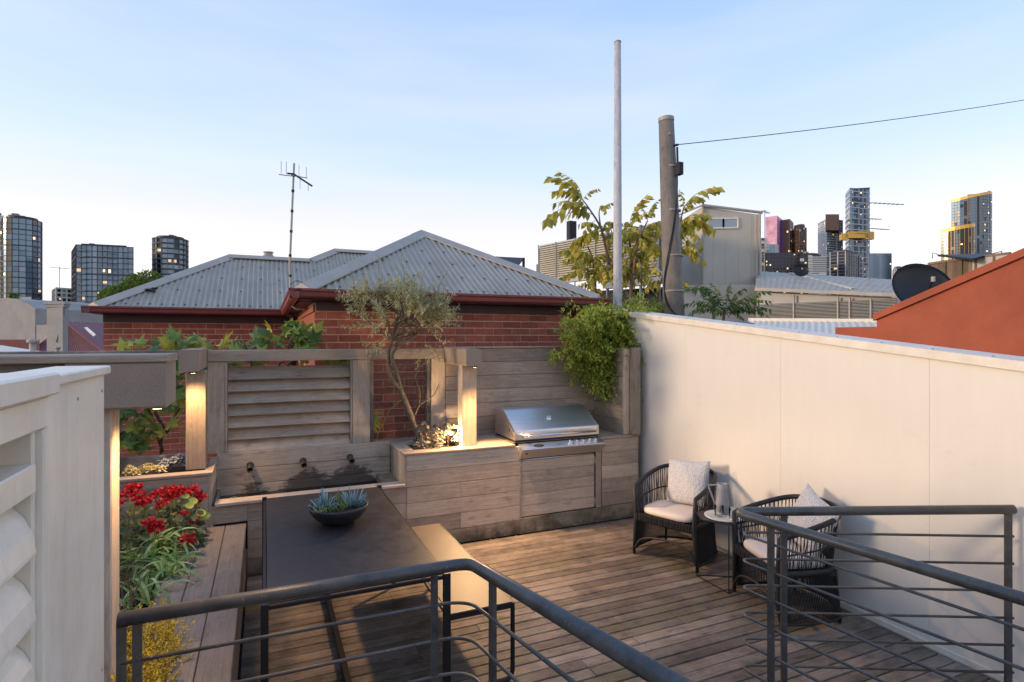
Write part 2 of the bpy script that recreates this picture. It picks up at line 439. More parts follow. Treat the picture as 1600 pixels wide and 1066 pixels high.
def leafmat(name, cols, rough=.5, trans=.35, scale=2.5, obj=False):
    """leaf colour varies leaf by leaf (random per island) and in patches"""
    k = N(name)
    if obj: r = k.rnd()
    else: r = k.n('ShaderNodeNewGeometry').outputs['Random Per Island']
    st = [(i / (len(cols) - 1) if len(cols) > 1 else 0, c) for i, c in enumerate(cols)]
    no = k.noise(k.coord((1, 1, 1)), scale, 2, .5)
    f = k.math('ADD', k.math('MULTIPLY', r, .75), k.math('MULTIPLY', k.math('SUBTRACT', no, .35), .8))
    col = k.ramp(f, st)
    k.setc(col); k.b.inputs['Roughness'].default_value = rough; k.b.inputs['Specular IOR Level'].default_value = .35
    tr = k.n('ShaderNodeBsdfTranslucent'); ms = k.n('ShaderNodeMixShader'); ms.inputs[0].default_value = trans
    k.l(col, tr.inputs[0]); k.l(k.b.outputs[0], ms.inputs[1]); k.l(tr.outputs[0], ms.inputs[2]); k.l(ms.outputs[0], k.o.inputs[0])
    return k.m
M['olive'] = leafmat('olive_leaves', [(.24, .25, .11), (.42, .42, .21), (.60, .57, .35), (.64, .52, .25)], trans=.45)
M['vine'] = leafmat('vine_leaves', [(.05, .11, .02), (.2, .3, .04), (.5, .52, .06), (.75, .66, .12)], scale=4)
M['fig'] = leafmat('fig_leaves', [(.06, .12, .035), (.14, .23, .06), (.32, .36, .07), (.62, .45, .04)], obj=True)
M['ail'] = leafmat('heaven_tree_leaves', [(.18, .2, .03), (.42, .38, .05), (.7, .55, .09), (.48, .26, .09)], scale=3)
M['ail_dk'] = leafmat('young_tree_leaves', [(.04, .09, .03), (.09, .16, .04), (.18, .24, .05), (.28, .24, .08)], scale=3)
M['tree_dk'] = leafmat('round_tree_leaves', [(.04, .08, .015), (.09, .15, .02), (.17, .24, .03), (.26, .3, .05)], scale=1.5)
M['spider'] = leafmat('striped_leaves', [(.14, .30, .07), (.36, .52, .17), (.70, .76, .42)], obj=True)
M['shrub'] = leafmat('dull_shrub_leaves', [(.035, .08, .035), (.08, .14, .06), (.15, .17, .07), (.25, .17, .08)], scale=6)
M['gold_shrub'] = leafmat('golden_shrub_leaves', [(.34, .27, .02), (.6, .45, .03), (.8, .6, .05), (.42, .38, .06)], scale=12)
M['red'] = leafmat('red_petals', [(.3, .002, .006), (.5, .006, .012), (.62, .02, .03)], scale=20, trans=.2)
M['succ_blue'] = leafmat('blue_succulent', [(.12, .22, .22), (.25, .4, .4), (.42, .56, .54)], scale=12, trans=.1)
M['succ_grn'] = leafmat('green_succulent', [(.1, .18, .04), (.25, .32, .08), (.42, .4, .14)], scale=12, trans=.1)
M['succ_grey'] = leafmat('grey_rosette_succulent', [(.16, .16, .11), (.3, .29, .2), (.42, .33, .25), (.3, .18, .14)], scale=8, trans=.1)
M['succ_cream'] = leafmat('cream_succulent', [(.3, .24, .08), (.6, .5, .22), (.7, .62, .36)], scale=14, trans=.1)
M['bark'] = plain('olive_bark', (.11, .085, .055), .85, var=.4, scale=30, bump=.01)
M['bark_red'] = plain('reddish_stem', (.17, .09, .065), .8, var=.3, scale=14)
M['broad'] = leafmat('broad_leaf_green', [(.08, .2, .03), (.2, .34, .05), (.4, .48, .08)], scale=6)
M['lily'] = plain('water_plant', (.07, .14, .04), .4)

# ------------------------------------------------------------------ the setting: ground, deck
k = MB(); k.box((-2500, -2500, -3.3), (2500, 2500, -3.0)); g = k.build('ground', M['ground']); g['kind'] = 'structure'

dk = thing('deck', 'weathered brown timber deck boards running across the rooftop terrace', None, (0, 0, 0), kind='structure')
k = MB(); k.box((-1.5, 1.55, -.14), (4.05, 6.2, -.05)); k.build('deck_underframe', M['shade_dark'], dk)
P_ = .0945
variants = {}
def deck_board(x0, x1, y):
    L = round(x1 - x0, 3)
    if L not in variants:
        q = MB(); q.bbox((0, 0, -.024), (L, P_ - .0075, 0), .004); variants[L] = q.mesh('deck_board', M['deck'])
    o = link_mesh('deck_board', variants[L], dk, (x0, y, random.uniform(-.0015, .0015)))
    o.rotation_euler = (random.uniform(-.008, .008), 0, 0)
rows = int((5.235 - 1.7) / P_)
cuts = (.9, 1.35, 1.8, 2.25, 2.7, 3.15)
for i in range(rows + 1):
    y = 5.235 - (i + 1) * P_
    c1 = cuts[(i * 5 + (i // 3)) % 6]
    deck_board(-.13, c1 - .002, y); deck_board(c1 + .002, 3.915, y)
q = MB()
for i in range(rows + 1):
    y = 5.235 - (i + 1) * P_
    for x in [j * .45 for j in range(0, 9)]:
        for o_ in (.02, .068):
            q.lathe([(.0035, 0), (.0035, .0012)], (x + .03, y + o_, .0), 6)
q.build('deck_screw', M['steel_dark'], dk, kind='stuff')

# stair landing the photographer stands on
st = thing('stair_landing', 'timber landing and steps up from the deck', None, (1.6, .4, 0), kind='structure')
bx('landing_floor', (.9, -1.6, .38), (2.55, .9, .45), M['w_plinth'], st)
bx('step', (.95, .9, .22), (2.5, 1.2, .28), M['w_plinth'], st)
bx('step', (.95, 1.2, .06), (2.5, 1.5, .12), M['w_plinth'], st)

# ------------------------------------------------------------------ cream boundary wall on the right
def ztop(y): return 1.865 + (y - 1.77) * .1165
wl = thing('boundary_wall', 'tall cream rendered sheet wall with sloping white capped top along the right of the deck', 'wall', (4.0, 3, 0))
ys = [-1.4, -.03, 1.12, 2.27, 3.42, 4.57, 5.92]
for a, b in zip(ys, ys[1:]):
    q = MB(); q.prism([(a + .0007, -.3), (b - .0007, -.3), (b - .0007, ztop(b) - .03), (a + .0007, ztop(a) - .03)], 3.93, 3.945, 'x')
    fix_normals(q.build('wall_panel', M['cream'], wl))
q = MB(); q.prism([(-1.4, -.3), (5.92, -.3), (5.92, ztop(5.92) - .03), (-1.4, ztop(-1.4) - .03)], 3.9452, 4.07, 'x'); fix_normals(q.build('wall_core', M['cream'], wl))
for a, b in ((-1.4, 1.5), (1.5, 3.9), (3.9, 5.94)):
    q = MB()
    prof = lambda y: [(3.905, y, ztop(y) - .055), (3.918, y, ztop(y) - .055), (3.918, y, ztop(y) - .006), (4.095, y, ztop(y) + .004), (4.095, y, ztop(y) - .05), (4.107, y, ztop(y) - .05), (4.107, y, ztop(y) + .014), (3.905, y, ztop(y) + .003)]
    va, vb = prof(a), prof(b - .002)
    q.add(va + vb, [(i, (i + 1) % 8, 8 + (i + 1) % 8, 8 + i) for i in range(8)] + [tuple(range(8)), tuple(range(8, 16))])
    fix_normals(q.build('wall_capping', M['white_trim'], wl))
bx('skirting', (3.918, 1.6, 0.001), (3.9295, 5.2, .045), M['white_trim'], wl)

# unseen wall behind the cream screen, added to shade the near deck
shade_wall = thing('side_wall', 'unseen rendered wall added on the left to shade the deck from the low sun', 'wall', (-1.9, 1, -3))
q = MB(); q.box((-2.0, -4, -3), (-1.8, 4.62, 1.88)); q.build('wall_core', M['render_grey'], shade_wall)
bx('coping', (-2.03, -4, 1.882), (-1.77, 4.64, 1.93), M['concrete'], shade_wall, .01)

# ------------------------------------------------------------------ back timber fence with louvre, open mesh bay and plank bay
fn = thing('timber_fence', 'weathered grey timber fence across the back with louvre bay, open mesh bay and horizontal planks', 'fence', (1.5, 5.95, 0))
FY = 5.9
for (a, b) in ((-.48, -.34), (.818, .99), (1.635, 1.79)):
    bx('post', (a, FY, .93), (b, FY + .14, 1.775), M['wz'], fn, .004)
bx('top_rail', (-.48, FY - .015, 1.778), (1.79, FY + .155, 1.885), M['wx'], fn, .005)
bx('top_rail', (-3.2, FY - .0, 1.835), (-.49, FY + .12, 1.885), M['dark_w'], fn, .004)
bx('post', (-1.9, FY, .4), (-1.8, FY + .1, 1.83), M['dark_w'], fn, .004)
bx('low_rail', (-3.0, FY + .02, .84), (-.49, FY + .07, .945), M['dark_w'], fn, .004)
bx('louvre_frame', (-.338, FY + .005, .934), (-.318, FY + .12, 1.774), M['wz'], fn, .002)
bx('louvre_frame', (.796, FY + .005, .934), (.816, FY + .12, 1.774), M['wz'], fn, .002)
sl = MB(); L0 = 1.108
sl.bbox((0, -.075, -.008), (L0, .075, .008), .003)
slm = sl.mesh('louvre_slat', M['wx'])
for i in range(7):
    z = .985 + i * .113
    link_mesh('louvre_slat', slm, fn, (-.315, FY + .065, z), (R(52) + random.uniform(-.01, .01), 0, random.uniform(-.002, .002)))
# boards below louvre (with spouts)
zz = [.93, .775, .62, .46, .3]
for i in range(4):
    bx('plank', (-.40, FY - .01, zz[i + 1] + .002), (1.19, FY + .02, zz[i] - .002), M['w_spout'], fn)
# planks of the right bay
for i in range(7):
    z1 = 1.883 - i * .152
    bx('plank', (1.795, FY + random.uniform(0, .004), z1 - .148), (3.66, FY + .025, z1), M['wx'], fn)
bx('capping', (1.795, FY - .012, 1.886), (3.86, FY + .05, 1.903), M['wx'], fn, .003)
# side return of the corner nook and its end post
for i in range(6):
    z1 = 1.883 - i * .161
    bx('plank', (3.665, 5.3, z1 - .159), (3.69, FY + .03, z1), M['wy'], fn)
bx('post', (3.735, 5.215, .925), (3.845, 5.295, 1.89), M['wz'], fn, .004)
bx('corner_batten', (3.66, 5.27, .925), (3.733, 5.297, 1.885), M['wz'], fn, .002)
# open bay: dark inner frame and wire mesh
bx('mesh_frame', (.992, FY + .03, .9), (1.03, FY + .07, 1.77), M['dark_w'], fn, .003)
bx('mesh_frame', (1.595, FY + .03, .9), (1.633, FY + .07, 1.77), M['dark_w'], fn, .003)
bx('mesh_frame', (1.032, FY + .03, .9), (1.593, FY + .07, .935), M['wx'], fn, .003)
q = MB()
for i in range(11): q.box((1.035 + i * .052, FY + .049, .93), (1.0366 + i * .052, FY + .0506, 1.77))
for i in range(16): q.box((1.03, FY + .0508, .96 + i * .052), (1.6, FY + .0523, .9616 + i * .052))
q.build('wire_mesh', M['steel_grey'], fn, kind='stuff')
q = MB()
for x, zs in ((1.84, 12), (2.06, 12)):
    for i in range(7):
        for dz in (.035, .115): q.lathe([(.006, 0), (.004, .002)], (0, 0, 0), 6); n_ = 12; q.v[-n_:] = [(x + vx, FY - .0025 - vz, 1.733 - i * .152 + dz + vy) for vx, vy, vz in q.v[-n_:]]
q.build('fixing_screw', M['zinc_cap'], fn, kind='stuff')

# ------------------------------------------------------------------ raised planter on the right with the olive
pl = thing('planter_box', 'waist high weathered timber planter box holding the olive tree beside the barbecue', 'planter', (1.8, 5.5, 0))
for i in range(6):
    z1 = .895 - i * .15
    a = 1.222 if i < 2 else .982 if i == 20 else 1.222
    m = 'w_low' if i >= 4 else 'wx'
    z0 = max(z1 - .148, .002)
    if i < 2:
        bx('board', (1.222, 5.25, z0), (2.377, 5.275, z1), M[m], pl)
    elif i % 2: bx('board', (1.222, 5.25, z0), (2.377, 5.275, z1), M[m], pl)
    else:
        c = 1.75; bx('board', (1.222, 5.25, z0), (c - .001, 5.275, z1), M[m], pl); bx('board', (c + .001, 5.25, z0), (2.377, 5.275, z1), M[m], pl)
for i in range(5):
    y0 = 5.277 + i * .124
    bx('end_board', (1.2, y0, .60), (1.221, y0 + .122, .895), M['wz'], pl, .002)
bx('corner_trim', (1.2, 5.25, .60), (1.2215, 5.2765, .895), M['wz'], pl, .002)
# cap boards leave a planting hole
bx('cap_board', (1.188, 5.238, .897), (2.325, 5.385, .92), M['wx'], pl)
bx('cap_board', (1.80, 5.388, .897), (2.325, 5.555, .92), M['wx'], pl)
bx('cap_board', (1.80, 5.558, .897), (2.325, 5.725, .92), M['wx'], pl)
bx('cap_board', (1.188, 5.728, .897), (2.325, 5.897, .92), M['wx'], pl)
bx('cap_board', (1.188, 5.388, .897), (1.32, 5.725, .92), M['wy'], pl)
q = MB(); q.box((1.3, 5.37, .7), (1.81, 5.74, .9)); q.build('soil', M['soil'], pl)

# ------------------------------------------------------------------ barbecue cabinet
cb = thing('barbecue_cabinet', 'weathered timber cabinet with plank door under the stainless barbecue', 'cabinet', (2.9, 5.5, 0))
bx('side_post', (2.379, 5.247, .165), (2.397, 5.29, .89), M['wz'], cb, .002)
door = thing('cabinet_door', None, None, (2.83, 5.25, .45)); door.parent = cb; door.location = Vector((2.83, 5.25, .45)) - Vector((2.9, 5.5, 0))
ORG[door.name] = Vector((2.83, 5.25, .45))
for i in range(5):
    z1 = .742 - i * .1145
    bx('plank', (2.40, 5.252, z1 - .1125), (3.262, 5.272, z1), M['wx'], door, .003)
for z in (.68, .24):
    q = MB(); q.bbox((3.264, 5.243, z - .035), (3.276, 5.262, z + .035), .002); q.build('hinge', M['zinc_cap'], door)
bx('jamb', (3.285, 5.252, .165), (3.352, 5.33, .9), M['wz'], cb, .003)
q = MB(); q.box((2.4, 5.29, .17), (3.284, 5.4, .89)); q.build('carcass', M['shade_dark'], cb)
for i in range(5):
    z1 = .895 - i * .146
    bx('board', (3.36, 5.25, z1 - .144), (3.835, 5.275, z1), M['wx'], cb)
bx('counter_board', (3.345, 5.24, .897), (3.85, 5.43, .92), M['wx'], cb)
bx('counter_board', (3.345, 5.433, .897), (3.66, 5.66, .92), M['wx'], cb)
bx('counter_board', (3.345, 5.663, .897), (3.66, 5.898, .92), M['wx'], cb)
bx('counter_board', (2.33, 5.84, .897), (3.343, 5.898, .92), M['wx'], cb)
bx('plinth_board', (2.379, 5.246, .002), (3.84, 5.27, .162), M['w_plinth'], cb)
q = MB(); q.box((3.837, 5.26, 0.0), (3.86, 5.9, .895)); q.build('end_panel', M['dark_w'], cb)
q = MB(); q.box((2.4, 5.41, .1), (3.83, 5.88, .87)); q.build('inner_box', M['shade_dark'], cb)

# ------------------------------------------------------------------ water trough with three spouts
tr = thing('water_trough', 'low timber water trough with three spouts set in the boards below the louvre', 'water feature', (.4, 5.5, 0))
for i in range(4):
    z1 = .609 - i * .156
    bx('board', (-.13, 5.252, max(z1 - .154, .002)), (1.22, 5.277, z1), M['w_low' if i == 3 else 'wx'], tr)
bx('board', (-.40, 5.252, .46), (-.132, 5.277, .609), M['wx'], tr)
bx('rim_board', (-.372, 5.225, .612), (1.197, 5.37, .637), M['wx'], tr)
bx('end_ledge', (1.05, 5.373, .5), (1.197, 5.87, .605), M['w_plinth'], tr)
bx('end_board', (-.395, 5.337, .42), (-.372, 5.888, .6), M['wy'], tr)
q = MB(); q.box((-.37, 5.372, .40), (1.048, 5.887, .535)); q.build('water', M['water'], tr)
q = MB(); q.box((-.371, 5.336, .2), (1.049, 5.889, .39)); q.build('liner', M['shade_dark'], tr)
bx('liner_wall', (-.371, 5.28, .39), (1.049, 5.334, .61), M['shade_dark'], tr, 0)
for x in (-.124, .345, .79):
    q = MB()
    n = 14; c = Vector((x, 5.885, .80))
    dv = Vector((0, -1, -.12)).normalized()
    def ring(r, t): 
        return [c + dv * t + Vector((math.cos(2 * math.pi * i / n) * r, 0, math.sin(2 * math.pi * i / n) * r)) for i in range(n)]
    rs = [ring(.031, 0), ring(.031, .012), ring(.026, .014), ring(.026, .145), ring(.021, .145), ring(.02, .03)]
    vs = [p for r_ in rs for p in r_]
    fs = [(j * n + i, j * n + (i + 1) % n, (j + 1) * n + (i + 1) % n, (j + 1) * n + i) for j in range(5) for i in range(n)] + [tuple(range(5 * n, 6 * n))]
    q.add(vs, fs); sp_ = q.build('spout', M['bamboo'], tr, smooth=True)
    if x != .345:
        w = MB(); e_ = c + dv * .14
        pts = [e_ + Vector((0, -.012 * t, -.018 - .31 * t * t)) for t in [i / 8 for i in range(9)]]
        w.tube(pts, [.0035 - .0016 * t / 8 for t in range(9)], 6); w.build('water_stream', M['stream'], tr, smooth=True)
q = MB()
for i in range(40):
    a = random.uniform(0, 6.28); r = random.uniform(0, .07)
    p = Vector((-.27 + r * math.cos(a), 5.46 + r * math.sin(a), .545 + random.uniform(0, .06)))
    s_ = random.uniform(.018, .035); b = random.uniform(0, 6.28)
    q.add([p + Vector((math.cos(b + t) * s_, math.sin(b + t) * s_, random.uniform(-.008, .008))) for t in (0, 1.1, 2.3, 3.5, 4.8)], [(0, 1, 2, 3, 4)])
tag(q.build('water_plant', M['lily'], None, org=(-.29, 5.42, .455)), 'small round clump of green water plant floating at the left end of the trough', 'plant')

# ------------------------------------------------------------------ raised planter at the left, garden bed, bench
lp = thing('planter_box', 'raised timber planter behind the red geraniums, light post standing at its corner', 'planter', (-1.2, 5.5, 0))
for i in range(3):
    z1 = .872 - i * .15
    bx('board', (-2.6, 5.25, z1 - .148), (-.425, 5.275, z1), M['wx'], lp)
bx('corner_trim', (-.424, 5.246, .40), (-.400, 5.275, .872), M['wz'], lp, .002)
for i in range(2):
    z1 = .872 - i * .16
    bx('end_board', (-.42, 5.277, z1 - .158), (-.402, 5.885, z1), M['wy'], lp)
bx('cap_board', (-2.6, 5.236, .874), (-.39, 5.345, .9), M['wx'], lp)
bx('cap_board', (-.455, 5.347, .874), (-.39, 5.886, .9), M['wy'], lp)
q = MB(); q.box((-2.6, 5.28, .5), (-.456, 5.885, .84)); q.build('soil', M['soil'], lp)
gb = MB(); gb.box((-2.6, 1.6, -.05), (-.585, 5.245, .36)); g = gb.build('garden_bed', M['soil']); g['kind'] = 'structure'

bn = thing('garden_bench', 'long low bench of three weathered boards edging the flower bed on the left', 'bench', (-.37, 3.6, 0))
for x0, x1 in ((-.60, -.452), (-.448, -.298), (-.294, -.14)):
    for ya, yb in ((1.7, 3.3), (3.304, 5.24)) if x0 == -.448 else ((1.7, 5.24),):
        bx('board', (x0, ya, .42 + random.uniform(0, .002)), (x1, yb, .45), M['bench_w'], bn, .004)
for i in range(3):
    z1 = .418 - i * .139
    bx('front_board', (-.165, 1.7, max(z1 - .137, 0.002)), (-.145, 5.24, z1), M['bench_w'], bn, .003)
bx('back_board', (-.60, 1.7, .1), (-.585, 5.24, .418), M['bench_w'], bn, .003)

# ------------------------------------------------------------------ light posts with brackets and downlights
M['lamp'] = plain('warm_lamp_glass', (1, .8, .5), .3, emit=(1, .72, .38), es=4)
def downlight(parent, loc, tilt, power, name='downlight'):
    q = MB(); q.lathe([(.02, 0), (.024, -.012), (.018, -.014)], loc, 12); f = q.build(name, M['steel_dark'], parent)
    q = MB(); q.lathe([(.0, -.0145), (.016, -.0148)], loc, 12); q.build('lamp_lens', M['lamp'], f)
    ld = bpy.data.lights.new('downlight_lamp', 'SPOT'); ld.energy = power; ld.color = (1, .60, .27)
    ld.spot_size = R(135); ld.spot_blend = .9; ld.shadow_soft_size = .05
    lo = bpy.data.objects.new('downlight_lamp', ld); C.objects.link(lo); lo.parent = f
    lo.location = Vector(loc) + Vector((0, 0, -.022)) - ORG[parent.name]
    lo.rotation_euler = Vector(tilt).to_track_quat('-Z', 'Y').to_euler()
G = 'timber light posts with downlights'
def light_post(x0, x1, y0, y1, zb, br, lab, dl, tilt, power):
    t = thing('light_post', lab, 'light post', ((x0 + x1) / 2, (y0 + y1) / 2, zb), group=G)
    bx('post', (x0, y0, zb), (x1, y1, 1.725), M['wz'], t, .005)
    a, b = br
    bx('bracket', a, b, M['w_end'], t, .008)
    downlight(t, dl, tilt, power)
    return t
light_post(-.60, -.452, 5.39, 5.53, .902, ((-.625, 5.17, 1.728), (-.482, 5.898, 1.905)), 'glowing square timber post in front of the louvre fence left of the trough', (-.53, 5.25, 1.727), (0, -.12, -1), 10)
light_post(1.80, 1.955, 5.36, 5.50, .922, ((1.775, 5.16, 1.728), (1.93, 5.898, 1.892)), 'glowing square timber post on the planter between olive tree and barbecue', (1.875, 5.195, 1.727), (.1, -.62, -1), 50)
light_post(-.67, -.54, 2.62, 2.75, .37, ((-.67, 2.553, 1.728), (-.352, 2.83, 1.905)), 'glowing timber post at far left beside the cream screen', (-.40, 2.685, 1.727), (.0, 0.0, -1), 6)
bm_ = thing('pergola_beam', 'long horizontal timber cap board running left from the near bracket above the cream screen', 'beam', (-1.5, 2.7, 1.9))
bx('cap', (-2.8, 2.548, 1.9055), (-.345, 2.835, 1.935), M['wx'], bm_, .004)
bx('side_board', (-2.8, 2.6, 1.72), (-.675, 2.63, 1.9045), M['dark_w'], bm_, .003)
for z in (1.76, 1.87):
    q = MB(); q.lathe([(.006, 0), (.006, .002)], (0, 0, 0), 8)
    q.v = [(-.655 + x, 2.5525 - zz_, z + y) for x, y, zz_ in q.v]; q.build('screw', M['zinc_cap'], bm_)

# ------------------------------------------------------------------ cream louvred screen at the left edge
sc = thing('louvred_screen', 'cream powdercoated screen with big curved louvre blades at the left edge', 'screen', (-.5, 1.4, -.4))
bx('end_panel', (-.56, 1.585, -.5), (-.45, 2.09, 1.888), M['cream2'], sc, .003)
bx('top_cap', (-.575, 1.60, 1.889), (-.435, 2.098, 1.915), M['cream2'], sc, .004)
bx('top_cap', (-.58, .3, 1.872), (-.428, 1.598, 1.922), M['cream2'], sc, .005)
bx('top_rail', (-.56, .3, 1.80), (-.444, 1.583, 1.87), M['cream2'], sc, .004)
bx('stile', (-.56, 1.545, -.5), (-.441, 1.583, 1.798), M['cream2'], sc, .004)
bx('inner_stile', (-.56, 1.525, -.5), (-.456, 1.543, 1.798), M['cream2'], sc, .003)
bx('middle_rail', (-.56, .3, 1.668), (-.45, 1.523, 1.73), M['cream2'], sc, .003)
q = MB(); q.box((-.60, .3, -.5), (-.565, 1.58, 1.868)); q.build('back_sheet', M['cream2'], sc)
q = MB()
prof = [(-.562, .062), (-.54, .078), (-.515, .078), (-.49, .066), (-.470, .042), (-.456, .01), (-.449, -.03), (-.4485, -.038), (-.453, -.044), (-.48, -.062), (-.52, -.088), (-.562, -.11)]
q.prism([(x, z) for x, z in prof], 0, 1.22, 'y'); bl = q.mesh('louvre_blade', M['cream2'], smooth=False)
for i in range(15):
    z = 1.575 - i * .1435
    link_mesh('louvre_blade', bl, sc, (0, .302, z))
for o in [o for o in bpy.data.objects if o.name == 'louvre_blade']: fix_normals(o)

# ------------------------------------------------------------------ barbecue
bb = thing('barbecue', 'stainless steel built in barbecue with closed hood, bar handle and five knobs', 'barbecue', (2.83, 5.5, .92))
X0, X1 = 2.335, 3.325
def prof_in(p, dx): return p
hp = [(5.268, .955), (5.268, 1.03), (5.275, 1.048), (5.292, 1.06), (5.56, 1.225), (5.585, 1.236), (5.61, 1.239), (5.755, 1.239), (5.775, 1.232), (5.785, 1.215), (5.80, 1.0), (5.80, .955)]
q = MB(); q.prism(hp, X0 + .008, X1 - .008, 'x'); hd = q.build('hood', M['steel'], bb); fix_normals(hd)
for xa, xb in ((X0 - .002, X0 + .007), (X1 - .007, X1 + .002)):
    q = MB(); hp2 = [(y + (-.004 if y < 5.5 else .003), z + (.003 if z > 1 else 0)) for y, z in hp]; q.prism(hp2, xa, xb, 'x'); fix_normals(q.build('hood_end', M['steel'], bb))
for xa in (X0 - .005, X1 + .001):
    q = MB(); q.tube([(xa + .002, 5.275, 1.005), (xa + .002, 5.42, 1.075), (xa + .002, 5.80, 1.085)], .004, 6); q.build('hood_seam', M['chrome'], bb)
    q = MB(); q.bbox((xa - .001, 5.40, 1.03), (xa + .005, 5.415, 1.065), .001); q.build('hood_slot', M['steel_dark'], bb)
q = MB(); q.box((X0 + .005, 5.275, .93), (X1 - .005, 5.79, .954)); q.build('hood_gap', M['steel_dark'], bb)
q = MB(); q.bbox((X0 - .004, 5.30, .921), (X1 + .004, 5.81, .931), .002); q.build('base_tray', M['steel'], bb)
q = MB()
q.tube([(2.40, 5.212, 1.0), (3.26, 5.212, 1.0)], .0115, 12)
h = q.build('handle', M['chrome'], bb, smooth=True)
for x in (2.42, 3.24):
    q = MB(); q.tube([(x, 5.268, 1.005), (x, 5.214, 1.0)], [.017, .012], 10); q.build('handle_bracket', M['steel'], h, smooth=True)
# temperature gauge
gv = Vector((0, -.61, .79)).normalized(); gc = Vector((2.80, 5.42, 1.1385))
rot = gv.to_track_quat('Z', 'Y').to_matrix().to_4x4()
def lathe_at(prof, c, axis, n=20):
    q = MB(); q.lathe(prof, (0, 0, 0), n); mt = Vector(axis).to_track_quat('Z', 'Y').to_matrix()
    q.v = [tuple(mt @ Vector(p) + Vector(c)) for p in q.v]; return q
gg = lathe_at([(.03, 0), (.03, .012), (.024, .017), (.022, .014)], gc, gv).build('temperature_gauge', M['chrome'], bb, smooth=False)
lathe_at([(.0, .0145), (.022, .0145)], gc, gv).build('gauge_face', M['white_trim'], gg)
# control panel
pp = [(5.255, .915), (5.165, .878), (5.16, .872), (5.162, .862), (5.243, .768), (5.28, .768), (5.28, .915)]
q = MB(); q.prism(pp, 2.37, 3.345, 'x'); cp = q.build('control_panel', M['steel'], bb); fix_normals(cp)
pn = Vector((0, -.038, .09)).normalized()
for i in range(5):
    x = 2.94 + i * .076
    c = Vector((x, 5.205, .8945))
    kb = lathe_at([(.026, 0), (.026, .006), (.021, .009)], c, pn, 18).build('knob', M['chrome'], cp, smooth=False)
    lathe_at([(.015, .009), (.017, .03), (.013, .036)], c, pn, 14).build('knob_grip', M['chrome'], kb, smooth=False)
bz = lathe_at([(.05, 0), (.05, .004), (.046, .005)], (2.575, 5.207, .895), pn, 24)
bz.v = [(2.575 + (x - 2.575) * 1.15, 5.207 + (y - 5.207) * .5, .895 + (z - .895) * .5 + .0005) for x, y, z in bz.v]
bd = bz.build('oval_badge', M['steel_dark'], cp)
q = MB()
for i, w in enumerate((.006, .004, .005, .006, .004, .006, .005)):
    x = 2.541 + i * .0105; q.box((x, 5.197, .8925), (x + w, 5.217, .9035))
q.build('badge_lettering', M['chrome'], bd)
bdg = lathe_at([(.014, 0), (.014, .003)], (2.43, 5.192, .825), Vector((0, -.75, -.65)), 16); bdg.build('round_emblem', M['red_badge'], cp)
q = MB(); q.box((2.79, 5.2, .9005), (2.86, 5.206, .9015)); q.build('model_plate', M['steel_dark'], cp)
q = MB(); q.box((2.40, 5.262, .748), (3.34, 5.3, .766)); q.build('drawer_gap', M['steel_dark'], bb)
q = MB(); q.tube([(2.41, 5.255, .752), (3.25, 5.255, .752)], .006, 8); q.build('drip_tray_rail', M['steel'], bb, smooth=True)

# ------------------------------------------------------------------ table and bench
def sq(q, a, b, w=.03):
    """square section tube between two points"""
    a, b = Vector(a), Vector(b); t = (b - a).normalized()
    u = Vector((0, 0, 1)) if abs(t.z) < .9 else Vector((1, 0, 0))
    s_ = t.cross(u).normalized() * w / 2; v_ = s_.normalized().cross(t).normalized() * w / 2
    vs = [p + m * s_ + n_ * v_ for p in (a, b) for m, n_ in ((-1, -1), (1, -1), (1, 1), (-1, 1))]
    q.add(vs, [(0, 1, 2, 3), (7, 6, 5, 4), (0, 4, 5, 1), (1, 5, 6, 2), (2, 6, 7, 3), (3, 7, 4, 0)])
tb = thing('outdoor_table', 'long black bronze sheet steel table with slim frame beside the water trough', 'table', (.44, 3.85, 0))
q = MB(); q.bbox((.012, 2.90, .744), (.872, 4.80, .752), .002); q.build('table_top', M['bronze'], tb)
for a, b in (((0.0, 2.9, .735), (0.0, 4.8, .735)), ((.884, 2.9, .735), (.884, 4.8, .735)), ((0, 2.888, .735), (.884, 2.888, .735)), ((0, 4.812, .735), (.884, 4.812, .735))):
    q = MB(); sq(q, a, b, .016); q.build('table_frame', M['black'], tb)
for x in (0.0, .884):
    for y in (2.888, 4.812):
        q = MB(); sq(q, (x, y, .0), (x, y, .757), .034); q.build('leg', M['black'], tb)
for y in (2.9, 4.8):
    q = MB(); sq(q, (.017, y, .02), (.867, y, .02), .03); q.build('foot_rail', M['black'], tb)
q = MB(); sq(q, (.44, 2.916, .022), (.44, 4.784, .022), .035); q.build('stretcher', M['black'], tb)

be = thing('steel_bench', 'low bronze sheet steel bench catching warm light beside the table', 'bench', (1.12, 3.8, 0))
q = MB(); q.bbox((.945, 3.03, .454), (1.325, 4.55, .461), .002); q.build('seat', M['lit_seat'], be)
for x in (.94, 1.33):
    q = MB(); sq(q, (x, 3.03, .447), (x, 4.55, .447), .02); q.build('seat_frame', M['black'], be)
for y in (3.035, 4.545):
    q = MB(); sq(q, (.95, y, .44), (1.32, y, .44), .026); q.build('seat_frame', M['black'], be)
    q = MB()
    pts = [(.94, y, .455), (.94, y, .06), (.947, y, .032), (.965, y, .016), (.99, y, .012), (1.28, y, .012), (1.305, y, .016), (1.323, y, .032), (1.33, y, .06), (1.33, y, .455)]
    q.tube(pts, .014, 8); q.build('leg_loop', M['black'], be, smooth=False)

